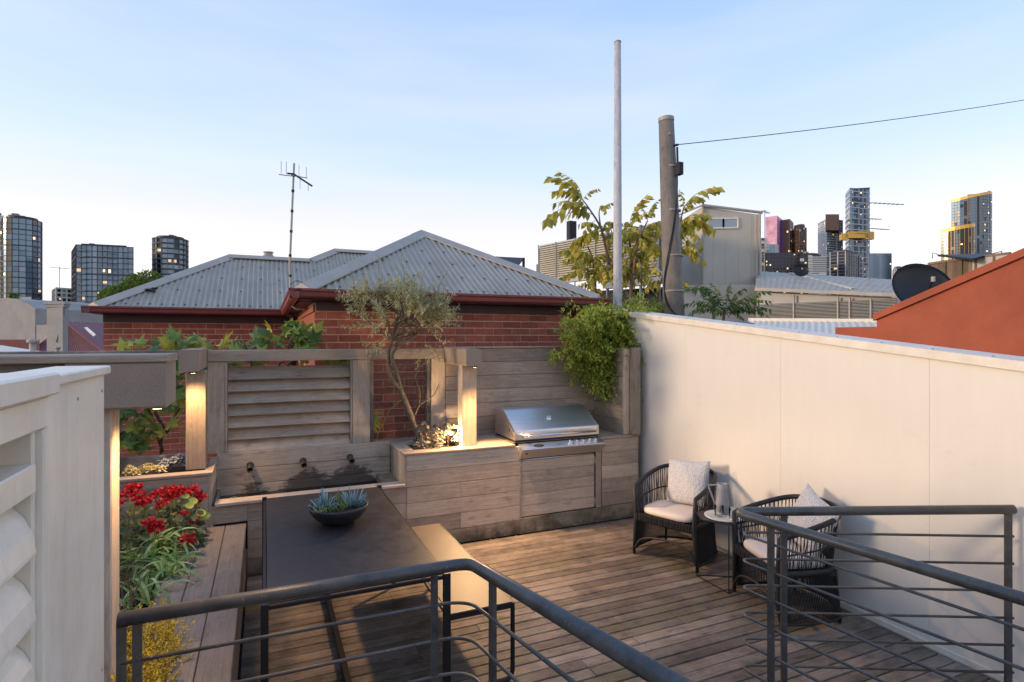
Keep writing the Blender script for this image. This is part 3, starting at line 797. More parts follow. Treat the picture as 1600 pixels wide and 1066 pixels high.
# bowl of succulents on the table
bw = thing('succulent_bowl', 'round dark concrete bowl planted with blue green succulents on the table', 'planted bowl', (.46, 3.98, .752))
cx, cy = .46, 3.98
q = MB(); q.lathe([(.07, 0), (.11, .012), (.155, .045), (.185, .085), (.195, .112), (.193, .117), (.176, .117), (.172, .108), (.165, .09)], (cx, cy, .7525), 32); q.build('bowl', M['bowl'], bw, smooth=True)
q = MB(); q.lathe([(0.0001, .095), (.168, .093)], (cx, cy, .7525), 24); q.build('soil', M['soil'], bw)
def finger_clump(c, n, ln, w, mat, nm, parent, up=.8, droop=.2, seed=1, spread=.03):
    rr = random.Random(seed); q = MB()
    for i in range(n):
        a = rr.uniform(0, 6.283); tilt = rr.uniform(.1, 1.1)
        dirv = Vector((math.cos(a) * math.sin(tilt), math.sin(a) * math.sin(tilt), math.cos(tilt) * up)).normalized()
        L = ln * rr.uniform(.6, 1.1); b = Vector(c) + Vector((math.cos(a), math.sin(a), 0)) * rr.uniform(0, spread)
        pts = [b, b + dirv * L * .45, b + dirv * L * .8 + Vector((0, 0, .12 * L)), b + dirv * L + Vector((0, 0, .22 * L - droop * L * math.sin(tilt)))]
        q.tube(pts, [w * .7, w, w * .8, w * .15], 5, flat=.7)
    return q.build(nm, mat, parent, smooth=True)
finger_clump((cx - .09, cy + .03, .845), 38, .11, .0065, M['succ_blue'], 'blue_succulent', bw, seed=3, spread=.04)
finger_clump((cx + .085, cy - .0, .845), 36, .115, .0065, M['succ_blue'], 'blue_succulent', bw, seed=4, spread=.035)
finger_clump((cx - .01, cy - .02, .845), 46, .06, .0035, M['succ_grn'], 'green_succulent', bw, seed=5, spread=.06)
finger_clump((cx - .01, cy + .02, .85), 9, .12, .0035, M['succ_grn'], 'green_succulent', bw, seed=6, spread=.015, up=2)
finger_clump((cx - .13, cy - .09, .855), 26, .035, .005, M['succ_grn'], 'trailing_succulent', bw, seed=8, spread=.035)

# ------------------------------------------------------------------ rope armchairs
def bez(p, n):
    """Catmull-Rom through points"""
    p = [Vector(a) for a in p]; out = []
    for i in range(len(p) - 1):
        a = p[max(i - 1, 0)]; b = p[i]; c = p[i + 1]; d_ = p[min(i + 2, len(p) - 1)]
        for k_ in range(n):
            t = k_ / n
            out.append(.5 * ((2 * b) + (c - a) * t + (2 * a - 5 * b + 4 * c - d_) * t * t + (3 * b - a - 3 * c + d_) * t ** 3))
    out.append(p[-1]); return out
def U(h, zf, zb, w, df, db, n=10):
    """U shaped ring seen from above, open at the front (-Y)"""
    pts = [(-w, -df, zf), (-w * 1.04, -df * .35, zf + (zb - zf) * .35), (-w * .93, db * .55, zf + (zb - zf) * .8), (-w * .5, db * .95, zb), (0, db * 1.05, zb + .006), (w * .5, db * .95, zb), (w * .93, db * .55, zf + (zb - zf) * .8), (w * 1.04, -df * .35, zf + (zb - zf) * .35), (w, -df, zf)]
    return bez(pts, n)
def armchair(loc, rz, label):
    t = thing('rope_armchair', label, 'armchair', loc, rz, 'rope armchairs against the cream wall')
    if rz == 0: ORG[t.name] = Vector((0, 0, 0))
    top = U(0, .625, .765, .30, .27, .285); mid = U(0, .50, .56, .288, .27, .26); seat = U(0, .375, .375, .278, .27, .235); bot = U(0, .05, .05, .315, .235, .29)
    q = MB(); q.tube(top, .017, 8, flat=1.2); q.build('top_rail', M['wicker'], t, smooth=True)
    q = MB(); q.tube(mid, .006, 6); q.build('middle_band', M['wicker'], t, smooth=True)
    q = MB(); q.tube(seat, .016, 8, flat=1.5); q.build('seat_ring', M['wicker'], t, smooth=True)
    q = MB(); q.tube(bot, .011, 8); q.build('bottom_rail', M['wicker'], t, smooth=True)
    q = MB(); m = len(top) - 1
    rr = random.Random(5)
    def s_at(c, u):
        f = u * m; i = min(int(f), m - 1); return c[i].lerp(c[i + 1], f - i)
    n = 128
    for i in range(n):
        u = (i + .5 + (.22 if i % 2 else -.22)) / n
        u2 = min(.999, max(0.001, u + (.012 if i % 2 else -.012) * rr.uniform(.3, 1.6)))
        q.tube([s_at(top, u), s_at(mid, (u + u2) / 2) , s_at(seat, u2)], .0036, 4, cap=False)
    for i in range(150):
        u = (i + .5) / 150
        a, b = s_at(seat, u), s_at(bot, u)
        # arch: strands end higher midway along each side
        q.tube([a, a.lerp(b, .5) + (b - a).cross(Vector((0, 0, 1))) * 0, b], .0036, 4, cap=False)
    q.build('rope_strand', M['wicker'], t, kind='stuff')
    for s_ in (-1, 1):
        q = MB(); q.tube([(s_ * .30, -.27, .63), (s_ * .292, -.272, .5), (s_ * .285, -.272, .375), (s_ * .295, -.27, .2), (s_ * .31, -.262, .035)], [.019, .018, .019, .017, .013], 8); lg = q.build('leg', M['wicker'], t, smooth=True)
        q = MB(); q.lathe([(.009, 0), (.014, .004), (.015, .035)], (s_ * .31, -.262, 0), 10); q.build('foot', M['black'], lg)
        q = MB(); q.tube([(s_ * .235, .19, .37), (s_ * .25, .215, .035)], [.014, .011], 6); lg = q.build('leg', M['wicker'], t)
        q = MB(); q.lathe([(.009, 0), (.013, .035)], (s_ * .25, .215, 0), 8); q.build('foot', M['black'], lg)
    # front arch brace
    q = MB(); q.tube(bez([(-.30, -.268, .06), (-.22, -.262, .16), (0, -.258, .2), (.22, -.262, .16), (.30, -.268, .06)], 6), .010, 6); q.build('front_arch', M['wicker'], t, smooth=True)
    q = MB()
    for i in range(30):
        x = -.268 + i * .0185
        q.tube([(x, -.262, .39), (x, -.287, .378), (x, -.287, .335), (x, -.262, .322)], .0095, 5)
    q.build('woven_band', M['wicker_band'], t, kind='stuff')
    q = MB(); q.bbox((-.262, -.26, .335), (.262, .18, .372), .01); q.build('seat_base', M['wicker'], t)
    # seat cushion
    q = MB(); nn = 22; rings = []
    for zz_, inset in ((.392, .02), (.398, .004), (.418, 0), (.437, .006), (.447, .03), (.450, .08)):
        ring = []
        for k_ in range(44):
            a = 2 * math.pi * k_ / 44; ca, sa = math.cos(a), math.sin(a)
            e_ = 2 / 4.2
            x = (.262 - inset) * math.copysign(abs(ca) ** e_, ca); y = (.235 - inset) * math.copysign(abs(sa) ** e_, sa) - .035
            if y > .05: x *= 1 - .35 * ((y - .05) / .15) ** 2
            ring.append((x, y, zz_))
        rings.append(ring)
    vs = [p for r_ in rings for p in r_]; fs = [(j * 44 + i, j * 44 + (i + 1) % 44, (j + 1) * 44 + (i + 1) % 44, (j + 1) * 44 + i) for j in range(5) for i in range(44)] + [tuple(range(43, -1, -1)), tuple(range(5 * 44, 6 * 44))]
    q.add(vs, fs); q.build('seat_cushion', M['cushion'], t, smooth=True)
    return t
def pillow(loc, rot, label, size=.42):
    n = 22; vs = []; fs = []
    rr = random.Random(int(loc[0] * 100))
    for side in (1, -1):
        for i in range(n + 1):
            for j in range(n + 1):
                u, v = -1 + 2 * i / n, -1 + 2 * j / n
                h = .075 * max(0, (1 - abs(u) ** 2.6)) ** .55 * max(0, (1 - abs(v) ** 2.6)) ** .55
                pin = 1 - .07 * (1 - u * u) * abs(v) ** 2 if True else 1
                pin2 = 1 - .07 * (1 - v * v) * abs(u) ** 2
                vs.append((u * size / 2 * pin2, v * size / 2 * pin, side * (h + .004) + .006 * math.sin(5 * u + 3 * v)))
    o_ = (n + 1) ** 2
    for s_ in range(2):
        for i in range(n):
            for j in range(n):
                a = s_ * o_ + i * (n + 1) + j; f = (a, a + n + 1, a + n + 2, a + 1)
                fs.append(f if s_ else f[::-1])
    for i in range(n):
        for (a, b) in ((i, i + 1), ((n) * (n + 1) + i, n * (n + 1) + i + 1), (i * (n + 1), (i + 1) * (n + 1)), (i * (n + 1) + n, (i + 1) * (n + 1) + n)):
            fs.append((a, b, b + o_, a + o_))
    q = MB(); q.add(vs, fs); me = q.mesh('scatter_cushion', M['boucle'], smooth=True)
    o = link_mesh('scatter_cushion', me, None, loc, rot); fix_normals(o)
    return tag(o, label, 'cushion', 'bouclé cushions on the armchairs')
CH1 = ((3.50, 4.17, 0), R(-90 + 22)); CH2 = ((3.56, 3.02, 0), R(-90 - 16))
armchair(*CH1, 'charcoal rope armchair nearer the barbecue corner, side table to its right')
armchair(*CH2, 'charcoal rope armchair half hidden behind the right handrail')
def chair_pt(ch, p):
    return Matrix.Translation(ch[0]) @ Matrix.Rotation(ch[1], 4, 'Z') @ Vector(p)
def pil_rot(ch, lean, roll):
    m_ = Matrix.Rotation(ch[1], 4, 'Z') @ Matrix.Rotation(R(90 - lean), 4, 'X') @ Matrix.Rotation(R(roll), 4, 'Z')
    return m_.to_euler()
pillow(chair_pt(CH1, (.03, .12, .65)), pil_rot(CH1, 14, 4), 'off white bouclé cushion standing upright in the armchair near the barbecue')
pillow(chair_pt(CH2, (.06, .13, .645)), pil_rot(CH2, 16, -16), 'off white bouclé cushion tilted in the armchair behind the handrail')

# ------------------------------------------------------------------ hexagonal side table, tray, jug, glasses
hx = thing('side_table', 'small hexagonal black wire frame side table between the two armchairs', 'side table', (3.43, 3.56, 0))
hc = Vector((3.43, 3.56, 0)); hr = .212
hexp = [(hc.x + hr * math.cos(R(60 * i)), hc.y + hr * math.sin(R(60 * i))) for i in range(6)]
M['hextop'] = plain('dark_bronze_top', (.06, .048, .042), .4, .3)
q = MB(); q.prism(hexp, .532, .540, 'z'); fix_normals(q.build('table_top', M['hextop'], hx))
for i in range(6):
    a, b = hexp[i], hexp[(i + 1) % 6]; q = MB(); q.tube([(a[0], a[1], .538), (b[0], b[1], .538)], .006, 6); q.build('rim', M['black'], hx)
for i in (0, 2, 4):
    a, b = hexp[i], hexp[(i + 2) % 6]
    q = MB(); q.tube([(a[0], a[1], .53), (a[0], a[1], .02), (a[0] + (b[0] - a[0]) * .04, a[1] + (b[1] - a[1]) * .04, .006), (b[0], b[1], .006)], .0045, 6); q.build('leg', M['black'], hx)
q = MB(); q.lathe([(.0001, 0), (.135, 0), (.155, .006), (.158, .014), (.15, .016), (.13, .009), (.0001, .008)], (3.43, 3.53, .5405), 32)
tag(q.build('tray', M['tray'], None, smooth=True, org=(3.43, 3.53, .54)), 'round cream serving tray on the side table holding jug and glasses', 'tray')
jt = thing('jug', 'tall tapered grey stoneware jug with angular handle standing on the tray', 'jug', (3.47, 3.60, .549))
q = MB(); q.lathe([(.001, 0), (.057, 0), (.06, .006), (.054, .08), (.047, .15), (.042, .2), (.041, .245), (.036, .245), (.036, .2), (.04, .1), (.001, .08)], (3.47, 3.60, .5495), 28); jb = q.build('body', M['jug'], jt, smooth=True)
q = MB(); pv = Vector((3.47, 3.60, .5495)); hd_ = (-RGT * .92 + FWD * .1).normalized()
q.tube([pv + hd_ * .040 + Vector((0, 0, .232)), pv + hd_ * .108 + Vector((0, 0, .228)), pv + hd_ * .104 + Vector((0, 0, .205)), pv + hd_ * .054 + Vector((0, 0, .075))], .0075, 8); q.build('handle', M['jug'], jt, smooth=False)
q = MB(); sd_ = -hd_; q.add([pv + sd_ * .038 + Vector((0, 0, .2)) , pv + sd_ * .038 + sd_.cross(Vector((0, 0, 1))) * .018 + Vector((0, 0, .245)), pv + sd_ * .058 + Vector((0, 0, .248)), pv + sd_ * .038 - sd_.cross(Vector((0, 0, 1))) * .018 + Vector((0, 0, .245))], [(0, 1, 2), (0, 2, 3)]); q.build('spout', M['jug'], jt)
for i, (x, y) in enumerate(((3.385, 3.545), (3.44, 3.445))):
    q = MB(); q.lathe([(.0001, 0), (.031, 0), (.034, .01), (.036, .088), (.0345, .088), (.0325, .012), (.0001, .01)], (x, y, .5495), 24)
    tag(fix_ret(q.build('drinking_glass', M['glass'], None, smooth=True, org=(x, y, .5495))), ('clear tumbler on the tray, left of the jug', 'clear tumbler on the tray, right of the jug near its edge')[i], 'glass', 'tumblers on the tray')

# ------------------------------------------------------------------ handrails
def flat_post(q, x, y, z0, z1, ax=(1, 0), w=.034, th=.012):
    ax = Vector((ax[0], ax[1], 0)).normalized(); n_ = Vector((-ax.y, ax.x, 0))
    c = Vector((x, y, 0)); vs = []
    for z in (z0, z1):
        for a, b in ((-1, -1), (1, -1), (1, 1), (-1, 1)):
            vs.append(c + ax * a * w / 2 + n_ * b * th / 2 + Vector((0, 0, z)))
    q.add(vs, [(0, 3, 2, 1), (4, 5, 6, 7), (0, 1, 5, 4), (1, 2, 6, 5), (2, 3, 7, 6), (3, 0, 4, 7)])
lr = thing('handrail', 'charcoal steel handrail with slim bars, left railing turning down to the bottom centre', 'railing', (.2, 2.4, 0), group='stair opening railings')
slope = .155
def corner_path(a, c, b, r, n=7):
    a, c, b = Vector(a), Vector(c), Vector(b); u = (a - c).normalized(); v = (b - c).normalized()
    p0, p2 = c + u * r, c + v * r; out = [a]
    for i in range(n + 1):
        t = i / n; out.append((1 - t) ** 2 * p0 + 2 * t * (1 - t) * c + t * t * p2)
    out.append(b); return out
q = MB(); q.tube(corner_path((-.478, 2.41, .995), (.835, 2.385, 1.0), (.865, .55, 1.0 + slope * 1.83), .075), .026, 16); q.build('top_rail', M['rail'], lr, smooth=True)
for i in range(6):
    z = .838 - .155 * i
    q = MB(); q.tube(corner_path((-.47, 2.41, z), (.825, 2.385, z), (.85, .55, z + slope * 1.83), .14, 9), .0075, 8); q.build('bar', M['rail'], lr, smooth=True)
for x, y, ax, w in ((-.468, 2.41, (1, 0), .03), (-.42, 2.408, (1, 0), .03), (.675, 2.388, (1, 0), .03), (.853, 2.15, (0, 1), .04), (.86, 1.1, (0, 1), .04)):
    q = MB(); flat_post(q, x, y, -.3 if y > 1.7 else .1, .985 + (slope * (2.385 - y) if y < 2.3 else 0), ax, w, .02 if w > .035 else .012); q.build('post', M['rail'], lr)
rr_ = thing('handrail', 'charcoal steel handrail with looping bars, right railing meeting the cream wall', 'railing', (3, 2, 0), group='stair opening railings')
ca, cb_, cc = Vector((3.86, 1.79, 1.035)), Vector((2.47, 2.475, 1.0)), Vector((2.80, .3, 1.0))
q = MB(); q.tube(corner_path(ca, cb_, cc, .09, 9), .026, 16); q.build('top_rail', M['rail'], rr_, smooth=True)
for i in range(6):
    z = .88 - .153 * i
    def ext(p, zz_): return Vector((p.x, p.y, zz_))
    base = ext(cb_ + Vector((.02, -.0, 0)), z)
    q = MB(); q.tube(corner_path(ext(ca, z + .003), base, ext(cc, z), .1, 9), .0075, 8); q.build('bar', M['rail'], rr_, smooth=True)
dA = (ca - cb_).normalized(); dB = (cc - cb_).normalized()
for p, ax, w, zt in ((cb_ + dA * .285, dA, .034, .99), (cb_ + dB * .235, dB, .036, .985), (Vector((3.835, 1.803, 0)), dA, .036, 1.02)):
    q = MB(); flat_post(q, p.x, p.y, -.3, zt, (ax.x, ax.y), w, .014); q.build('post', M['rail'], rr_)

# ------------------------------------------------------------------ brick house behind the fence
hs = thing('brick_house', 'low red brick house with grey corrugated hip roofs and maroon gutters behind the fence', 'house', (2.2, 8, -3))
def corr(name, O, u, v, u0, u1, vlo, vhi, mat, parent, pitch=.076, amp=.0095, sub=6, kind=None):
    """corrugated sheet in the plane O + u*U + v*V between vlo(u) and vhi(u)"""
    O = Vector(O); u = Vector(u).normalized(); v = Vector(v).normalized(); n_ = u.cross(v).normalized()
    if n_.z < 0: n_ = -n_
    q = MB(); N_ = int((u1 - u0) / pitch * sub); vs = []
    for i in range(N_ + 1):
        a = u0 + (u1 - u0) * i / N_
        h = amp * math.cos(2 * math.pi * a / pitch)
        for b in (vlo(a), max(vhi(a), vlo(a) + .001)): vs.append(O + u * a + v * b + n_ * h)
    q.add(vs, [(2 * i, 2 * i + 2, 2 * i + 3, 2 * i + 1) for i in range(N_)])
    return q.build(name, mat, parent, smooth=True, kind=kind)
def ridge_cap(a, b, parent, w=.15, drop=.035, name='ridge_cap', m='zinc_cap'):
    a, b = Vector(a), Vector(b); t = (b - a).normalized(); s_ = t.cross(Vector((0, 0, 1))).normalized()
    up = Vector((0, 0, 1))
    q = MB(); vs = []
    for p in (a, b): vs += [p - s_ * w - up * drop, p - s_ * .02 + up * .028, p + up * .036, p + s_ * .02 + up * .028, p + s_ * w - up * drop, p + s_ * w - up * (drop + .015), p - s_ * w - up * (drop + .015)]
    n = 7; q.add(vs, [(i, (i + 1) % n, n + (i + 1) % n, n + i) for i in range(n)] + [tuple(range(n)), tuple(range(n, 2 * n))])
    o = q.build(name, M[m], parent); fix_normals(o); return o
def screws(O, u, v, pts, parent):
    O = Vector(O); u = Vector(u).normalized(); v = Vector(v).normalized(); n_ = u.cross(v).normalized()
    if n_.z < 0: n_ = -n_
    q = MB()
    for a, b in pts:
        c = O + u * a + v * b + n_ * .009
        vs = [c + u * math.cos(g) * .013 + v * math.sin(g) * .013 + n_ * h for h in (0, .008) for g in [i * math.pi / 3 for i in range(6)]]
        q.add(vs, [(i, (i + 1) % 6, 6 + (i + 1) % 6, 6 + i) for i in range(6)] + [tuple(range(6, 12))])
    return q.build('roof_screw', M['rubber'], parent, kind='stuff')
EZ = 2.505
# front wing: eave Y 6.3, apex
ex0, ex1, ey = .33, 4.04, 6.32; ap = Vector((2.15, 8.3, 3.58))
fr = thing('roof', None, None, (2.2, 7.5, EZ)); fr.parent = hs; fr.location = Vector((2.2, 7.5, EZ)) - Vector((2.2, 8, -3)); ORG[fr.name] = Vector((2.2, 7.5, EZ))
rl = math.hypot(ap.y - ey, ap.z - EZ); vv_ = Vector((0, ap.y - ey, ap.z - EZ)).normalized()
def vh(a):
    x = ex0 + a
    return rl * ((x - ex0) / (ap.x - ex0) if x < ap.x else (ex1 - x) / (ex1 - ap.x)) - .04
corr('corrugated_sheet', (ex0, ey, EZ), (1, 0, 0), vv_, .05, ex1 - ex0 - .05, lambda a: .0, vh, M['zinc'], fr)
pts = []
for row in (.08, .5, .95, 1.4, 1.85):
    x = .114
    while x < ex1 - ex0:
        if vh(x) > row + .15: pts.append((x, row))
        x += .152 * (1 if row < .1 else 2)
screws((ex0, ey, EZ), (1, 0, 0), vv_, pts, fr)
# left slope of front wing (faces -X) and right slope: run back into the main roof
for (xa, sgn) in ((ex0, 1), (ex1, -1)):
    w_ = abs(ap.x - xa); sv = Vector((sgn * w_, 0, ap.z - EZ)); ln_ = sv.length
    corr('corrugated_sheet', (xa, ey, EZ), (0, 1, 0), sv, .05, 6.0, lambda a: 0, lambda a, ln_=ln_: ln_ * min(1, a / 1.98), M['zinc'], fr, sub=4)
ridge_cap((ex0 + .02, ey + .02, EZ + .03), ap, fr); ridge_cap((ex1 - .02, ey + .02, EZ + .03), ap, fr); ridge_cap(ap, ap + Vector((0, 4, 0)), fr)
# back wing: plane with eave at Y 9.9
by = 9.92; bx0 = -2.3; sl_ = math.tan(R(30.2)); bv = Vector((0, 1, sl_)).normalized(); c_ = math.cos(R(30.2))
def vb(a):
    x = bx0 + a
    if x < -.6: yrun = (x - bx0) / 1.7 * 1.82
    elif x < .80: yrun = 1.82
    elif x < 1.33: yrun = 1.82 + (x - .80) / .53 * .52
    else: yrun = 2.34
    return yrun / c_ - .03
br_ = thing('roof', None, None, (0, 11, 2.46)); br_.parent = hs; br_.location = Vector((0, 11, 2.46)) - Vector((2.2, 8, -3)); ORG[br_.name] = Vector((0, 11, 2.46))
corr('corrugated_sheet', (bx0, by, 2.46), (1, 0, 0), bv, .05, 6.3, lambda a: 0, vb, M['zinc'], br_)
pts = []
for row in (.08, .6, 1.1, 1.6, 2.0):
    x = .114
    while x < 4.4:
        if vb(x) > row + .15: pts.append((x, row))
        x += .152 * (1 if row < .1 else 2)
screws((bx0, by, 2.46), (1, 0, 0), bv, pts, br_)
zr = 2.46 + 1.82 * sl_; zr2 = 2.46 + 2.34 * sl_
A_ = Vector((bx0 + .02, by + .02, 2.48)); B_ = Vector((-.6, by + 1.82, zr)); C_ = Vector((.80, by + 1.82, zr)); D_ = Vector((1.33, by + 2.34, zr2)); E_ = Vector((4.0, by + 2.34, zr2))
for a, b in ((A_, B_), (B_, C_), (C_, D_), (D_, E_)): ridge_cap(a, b, br_)
q = MB()   # rear and side slopes of the back wing
q.add([(bx0, by, 2.46), (bx0, by + 3.7, 2.46), tuple(B_)], [(0, 1, 2)])
q.add([(bx0, by + 3.7, 2.46), (.8, by + 3.7, 2.46), tuple(C_), tuple(B_)], [(0, 1, 2, 3)])
q.add([(.8, by + 3.7, 2.46), (4, by + 4.7, 2.46), tuple(E_), tuple(D_), tuple(C_)], [(0, 1, 2, 3, 4)])
q.build('rear_slope', M['zinc'], br_)
# valley flashing between the wings
ridge_cap((.34, by + .02, 2.5), (1.75, by + 1.55, 3.36), br_, w=.1, drop=-.02, name='valley_flashing', m='zinc_cap')
# gutters: quad profile, swept along the eaves
def gutter(a, b, out, parent, m='maroon'):
    a, b, out = Vector(a), Vector(b), Vector(out)
    up = Vector((0, 0, 1)); prof = [(-.02, .0), (.0, -.0), (.0, -.085), (.06, -.09), (.085, -.07), (.09, -.03), (.105, -.012), (.105, .01), (.09, .01), (.085, -.01), (.06, -.02), (-.02, -.02)]
    q = MB(); vs = [p + out * x + up * z for p in (a, b) for x, z in prof]; n = len(prof)
    q.add(vs, [(i, (i + 1) % n, n + (i + 1) % n, n + i) for i in range(n)] + [tuple(range(n)), tuple(range(n, 2 * n))])
    o = q.build('gutter', M[m], parent); fix_normals(o); return o
gutter((.235, ey + .02, EZ - .0), (4.13, ey + .02, EZ), (0, -1, 0), hs)
gutter((.33, ey - .085, EZ - .001), (.33, 9.86, EZ - .05), (-1, 0, 0), hs)
gutter((-2.395, by + .02, 2.45), (.33, by + .02, 2.45), (0, -1, 0), hs)
gutter((-2.29, by - .08, 2.449), (-2.29, by + 3.7, 2.449), (-1, 0, 0), hs)
# soffits and fascia
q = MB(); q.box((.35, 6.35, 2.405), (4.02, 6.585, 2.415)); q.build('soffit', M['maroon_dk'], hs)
bx('fascia_board', (.52, 6.56, 2.30), (4.0, 6.598, 2.404), M['maroon_dk'], hs, .003)
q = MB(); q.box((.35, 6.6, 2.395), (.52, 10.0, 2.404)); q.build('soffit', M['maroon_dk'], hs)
q = MB(); q.box((.49, 6.6, 2.29), (.508, 10.28, 2.394)); q.build('fascia_board', M['brickwork'], hs)
bx('fascia_board', (-2.225, 10.26, 2.235), (.49, 10.298, 2.36), M['maroon_dk'], hs, .003)
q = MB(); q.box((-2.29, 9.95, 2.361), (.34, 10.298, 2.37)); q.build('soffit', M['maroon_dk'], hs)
bx('end_pillar', (3.76, 6.5, 2.26), (3.9, 6.595, 2.404), M['maroon'], hs, .003)
# walls
q = MB(); q.box((.512, 6.604, -3), (3.9, 6.7, 2.4)); q.build('wall', M['mortar'], hs)
q = MB(); q.box((.508, 6.606, -3), (.5115, 10.3, 2.4)); q.build('side_wall', M['brickwork'], hs)
q = MB(); q.box((-2.225, 10.304, -3), (.507, 10.4, 2.36)); q.build('wall', M['mortar'], hs)
q = MB(); q.box((-2.229, 10.306, -3), (-2.2255, 13.4, 2.36)); q.build('side_wall', M['brickwork'], hs)
q = MB(); q.box((3.9005, 6.606, -3), (3.904, 12, 2.4)); q.build('side_wall', M['brickwork'], hs)
q = MB(); q.tube([(.40, 9.78, 2.40), (.41, 9.9, 2.3), (.44, 10.2, 2.22), (.44, 10.22, -3)], .04, 8); q.build('downpipe', M['maroon'], hs, smooth=True)
bme = {}
def brick_mesh(L):
    L = round(L, 3)
    if L not in bme:
        q = MB(); q.bbox((0, -.0065, 0), (L, .02, .076), .0025); bme[L] = q.mesh('brick', M['brick'])
    return bme[L]
rest = MB(); nb = 0
def wall_bricks(x0, x1, y, z0, z1, vis):
    global nb
    row = 0; z = z1 - .086
    while z > z0:
        x = x0 - (0 if row % 2 else .125)
        while x < x1:
            a = max(x, x0); b = min(x + .24, x1)
            if b - a > .03:
                if vis(a, b, z) and nb < 285:
                    link_mesh('brick', brick_mesh(b - a), hs, (a, y + random.uniform(0, .0015), z)); nb += 1
                else:
                    rest.bbox((a, y - .0065, z), (b, y + .02, z + .076), .0025)
            x += .25
        z -= .086; row += 1
wall_bricks(.512, 3.9, 6.6, .2, 2.298, lambda a, b, z: z > 1.84 or (b > 1.0 and a < 1.9 and z > .83))
wall_bricks(-2.225, .505, 10.3, -.6, 2.233, lambda a, b, z: z > 1.68 or (a > -1.6 and b < -1.05 and z > .3))
rest.build('brick_courses', M['brick'], hs, kind='stuff')
# roof vent on ridge
vt = thing('roof_vent', 'round capped flue on a brick stack behind the ridge of the left roof', 'roof vent', (.07, 12.3, 3.4))
q = MB(); q.box((-.06, 12.2, 3.3), (.2, 12.45, 3.60)); q.build('stack', M['brick'], vt)
q = MB(); q.lathe([(.1, 0), (.12, .03), (.09, .05), (.075, .09), (.1, .1), (.095, .12), (.001, .13)], (.07, 12.33, 3.60), 14); q.build('cap', M['zinc_cap'], vt, smooth=True)
q = MB()
for i in range(26):
    p = Vector((-1.62 + random.uniform(-.07, .07), 10.32 + random.uniform(-.04, .04), 2.72 + random.uniform(-.03, .03)))
    q.add([p, p + Vector((random.uniform(-.05, .05), random.uniform(-.05, .05), random.uniform(0, .05))), p + Vector((random.uniform(-.05, .05), 0, .03))], [(0, 1, 2)])
tag(q.build('leaf_litter', M['rubber'], None, org=(-1.62, 10.3, 2.7)), 'small dark clump of dead leaves caught on the left roof near the hip', 'leaf litter')
# TV antenna
an = thing('tv_antenna', 'tall mast with small tv antenna bracketed to the fascia of the brick house', 'antenna', (.31, 7.5, 2.4))
q = MB(); q.tube([(.49, 7.5, 2.36), (.36, 7.5, 2.36), (.31, 7.5, 2.40), (.30, 7.5, 2.5), (.285, 7.5, 2.9), (.335, 7.5, 4.16)], [.017, .017, .017, .016, .014, .012], 8); q.build('mast', M['zinc_cap'], an, smooth=True)
for z in (2.44, 2.75, 3.0, 3.3, 3.55, 3.8):
    q = MB(); x = .285 + (z - 2.9) / 1.26 * .05 if z > 2.9 else .29; q.tube([(x, 7.5, z), (x + .001, 7.5, z + .03)], .018, 8); q.build('clamp', M['black'], an)
q = MB()
q.tube([(.16, 7.44, 3.985), (.26, 7.47, 3.99), (.35, 7.5, 4.0)], .006, 6); q.tube([(.30, 7.47, 4.0), (.49, 7.47, 3.985)], .006, 6); q.build('cross_arm', M['zinc_cap'], an)
q = MB(); q.tube([(.26, 7.52, 4.03), (.33, 7.48, 4.02), (.53, 7.3, 3.85)], .012, 6); q.build('boom', M['black'], an)
q = MB()
for x, z0, z1, y in ((.185, 4.0, 4.15, 7.44), (.245, 4.0, 4.155, 7.46), (.39, 3.99, 4.14, 7.47), (.475, 3.985, 4.12, 7.47), (.40, 3.83, 3.98, 7.42), (.49, 3.80, 3.9, 7.35)): q.tube([(x, y, z0), (x, y, z1)], .0035, 5)
q.build('element', M['zinc_cap'], an)
q = MB(); q.tube(bez([(.29, 7.48, 2.65), (.36, 7.45, 2.70), (.46, 7.45, 2.66), (.5, 7.45, 2.56), (.45, 7.45, 2.48), (.36, 7.46, 2.50), (.30, 7.48, 2.6), (.32, 7.48, 2.5), (.37, 7.48, 2.45)], 6), .004, 5); q.build('coax_cable', M['cable'], an)

# ------------------------------------------------------------------ tall poles on the right, wire
pw = thing('pole', 'tall thin white painted pole standing behind the corner of the cream wall', 'pole', (5.43, 8.0, -3))
a0 = at(965, 67, 9.5); a1 = at(965, 480, 9.5); dd = (a0 - a1) / (a0.z - a1.z)
q = MB(); base = a1 - dd * (a1.z + 3); q.tube([base, a1, a0], [.085, .075, .056], 20); q.build('shaft', M['pole_white'], pw, smooth=True)
q = MB(); q.tube([a0, a0 + dd * .02], .06, 20); q.build('cap', M['zinc_cap'], pw)
pt = thing('utility_pole', 'thick weathered timber utility pole with metal cap, cables and fuse box', 'pole', (6.3, 7.7, -3))
b0 = at(1041, 190, 9.6); b1 = at(1053, 495, 9.6); dd = (b0 - b1) / (b0.z - b1.z)
q = MB(); q.tube([b1 - dd * (b1.z + 3), b1, b0], [.22, .178, .126], 24); q.build('shaft', M['pole_wood'], pt, smooth=True)
q = MB(); q.tube([b0, b0 + dd * .06, b0 + dd * .075], [.132, .132, .10], 24); q.build('metal_cap', M['zinc_cap'], pt)
q = MB(); f0 = at(1057, 236, 9.45); q.tube([at(1052, 228, 9.5), at(1060, 226, 9.5)], .02, 8); q.tube([at(1058, 230, 9.45), at(1059, 262, 9.45)], .018, 6); q.build('cable_bracket', M['cable'], pt)
q = MB(); c0 = at(1061, 264, 9.45); q.bbox((c0.x - .05, c0.y - .06, c0.z - .1), (c0.x + .05, c0.y + .06, c0.z + .1), .01); q.build('fuse_box', M['shade_dark'], pt)
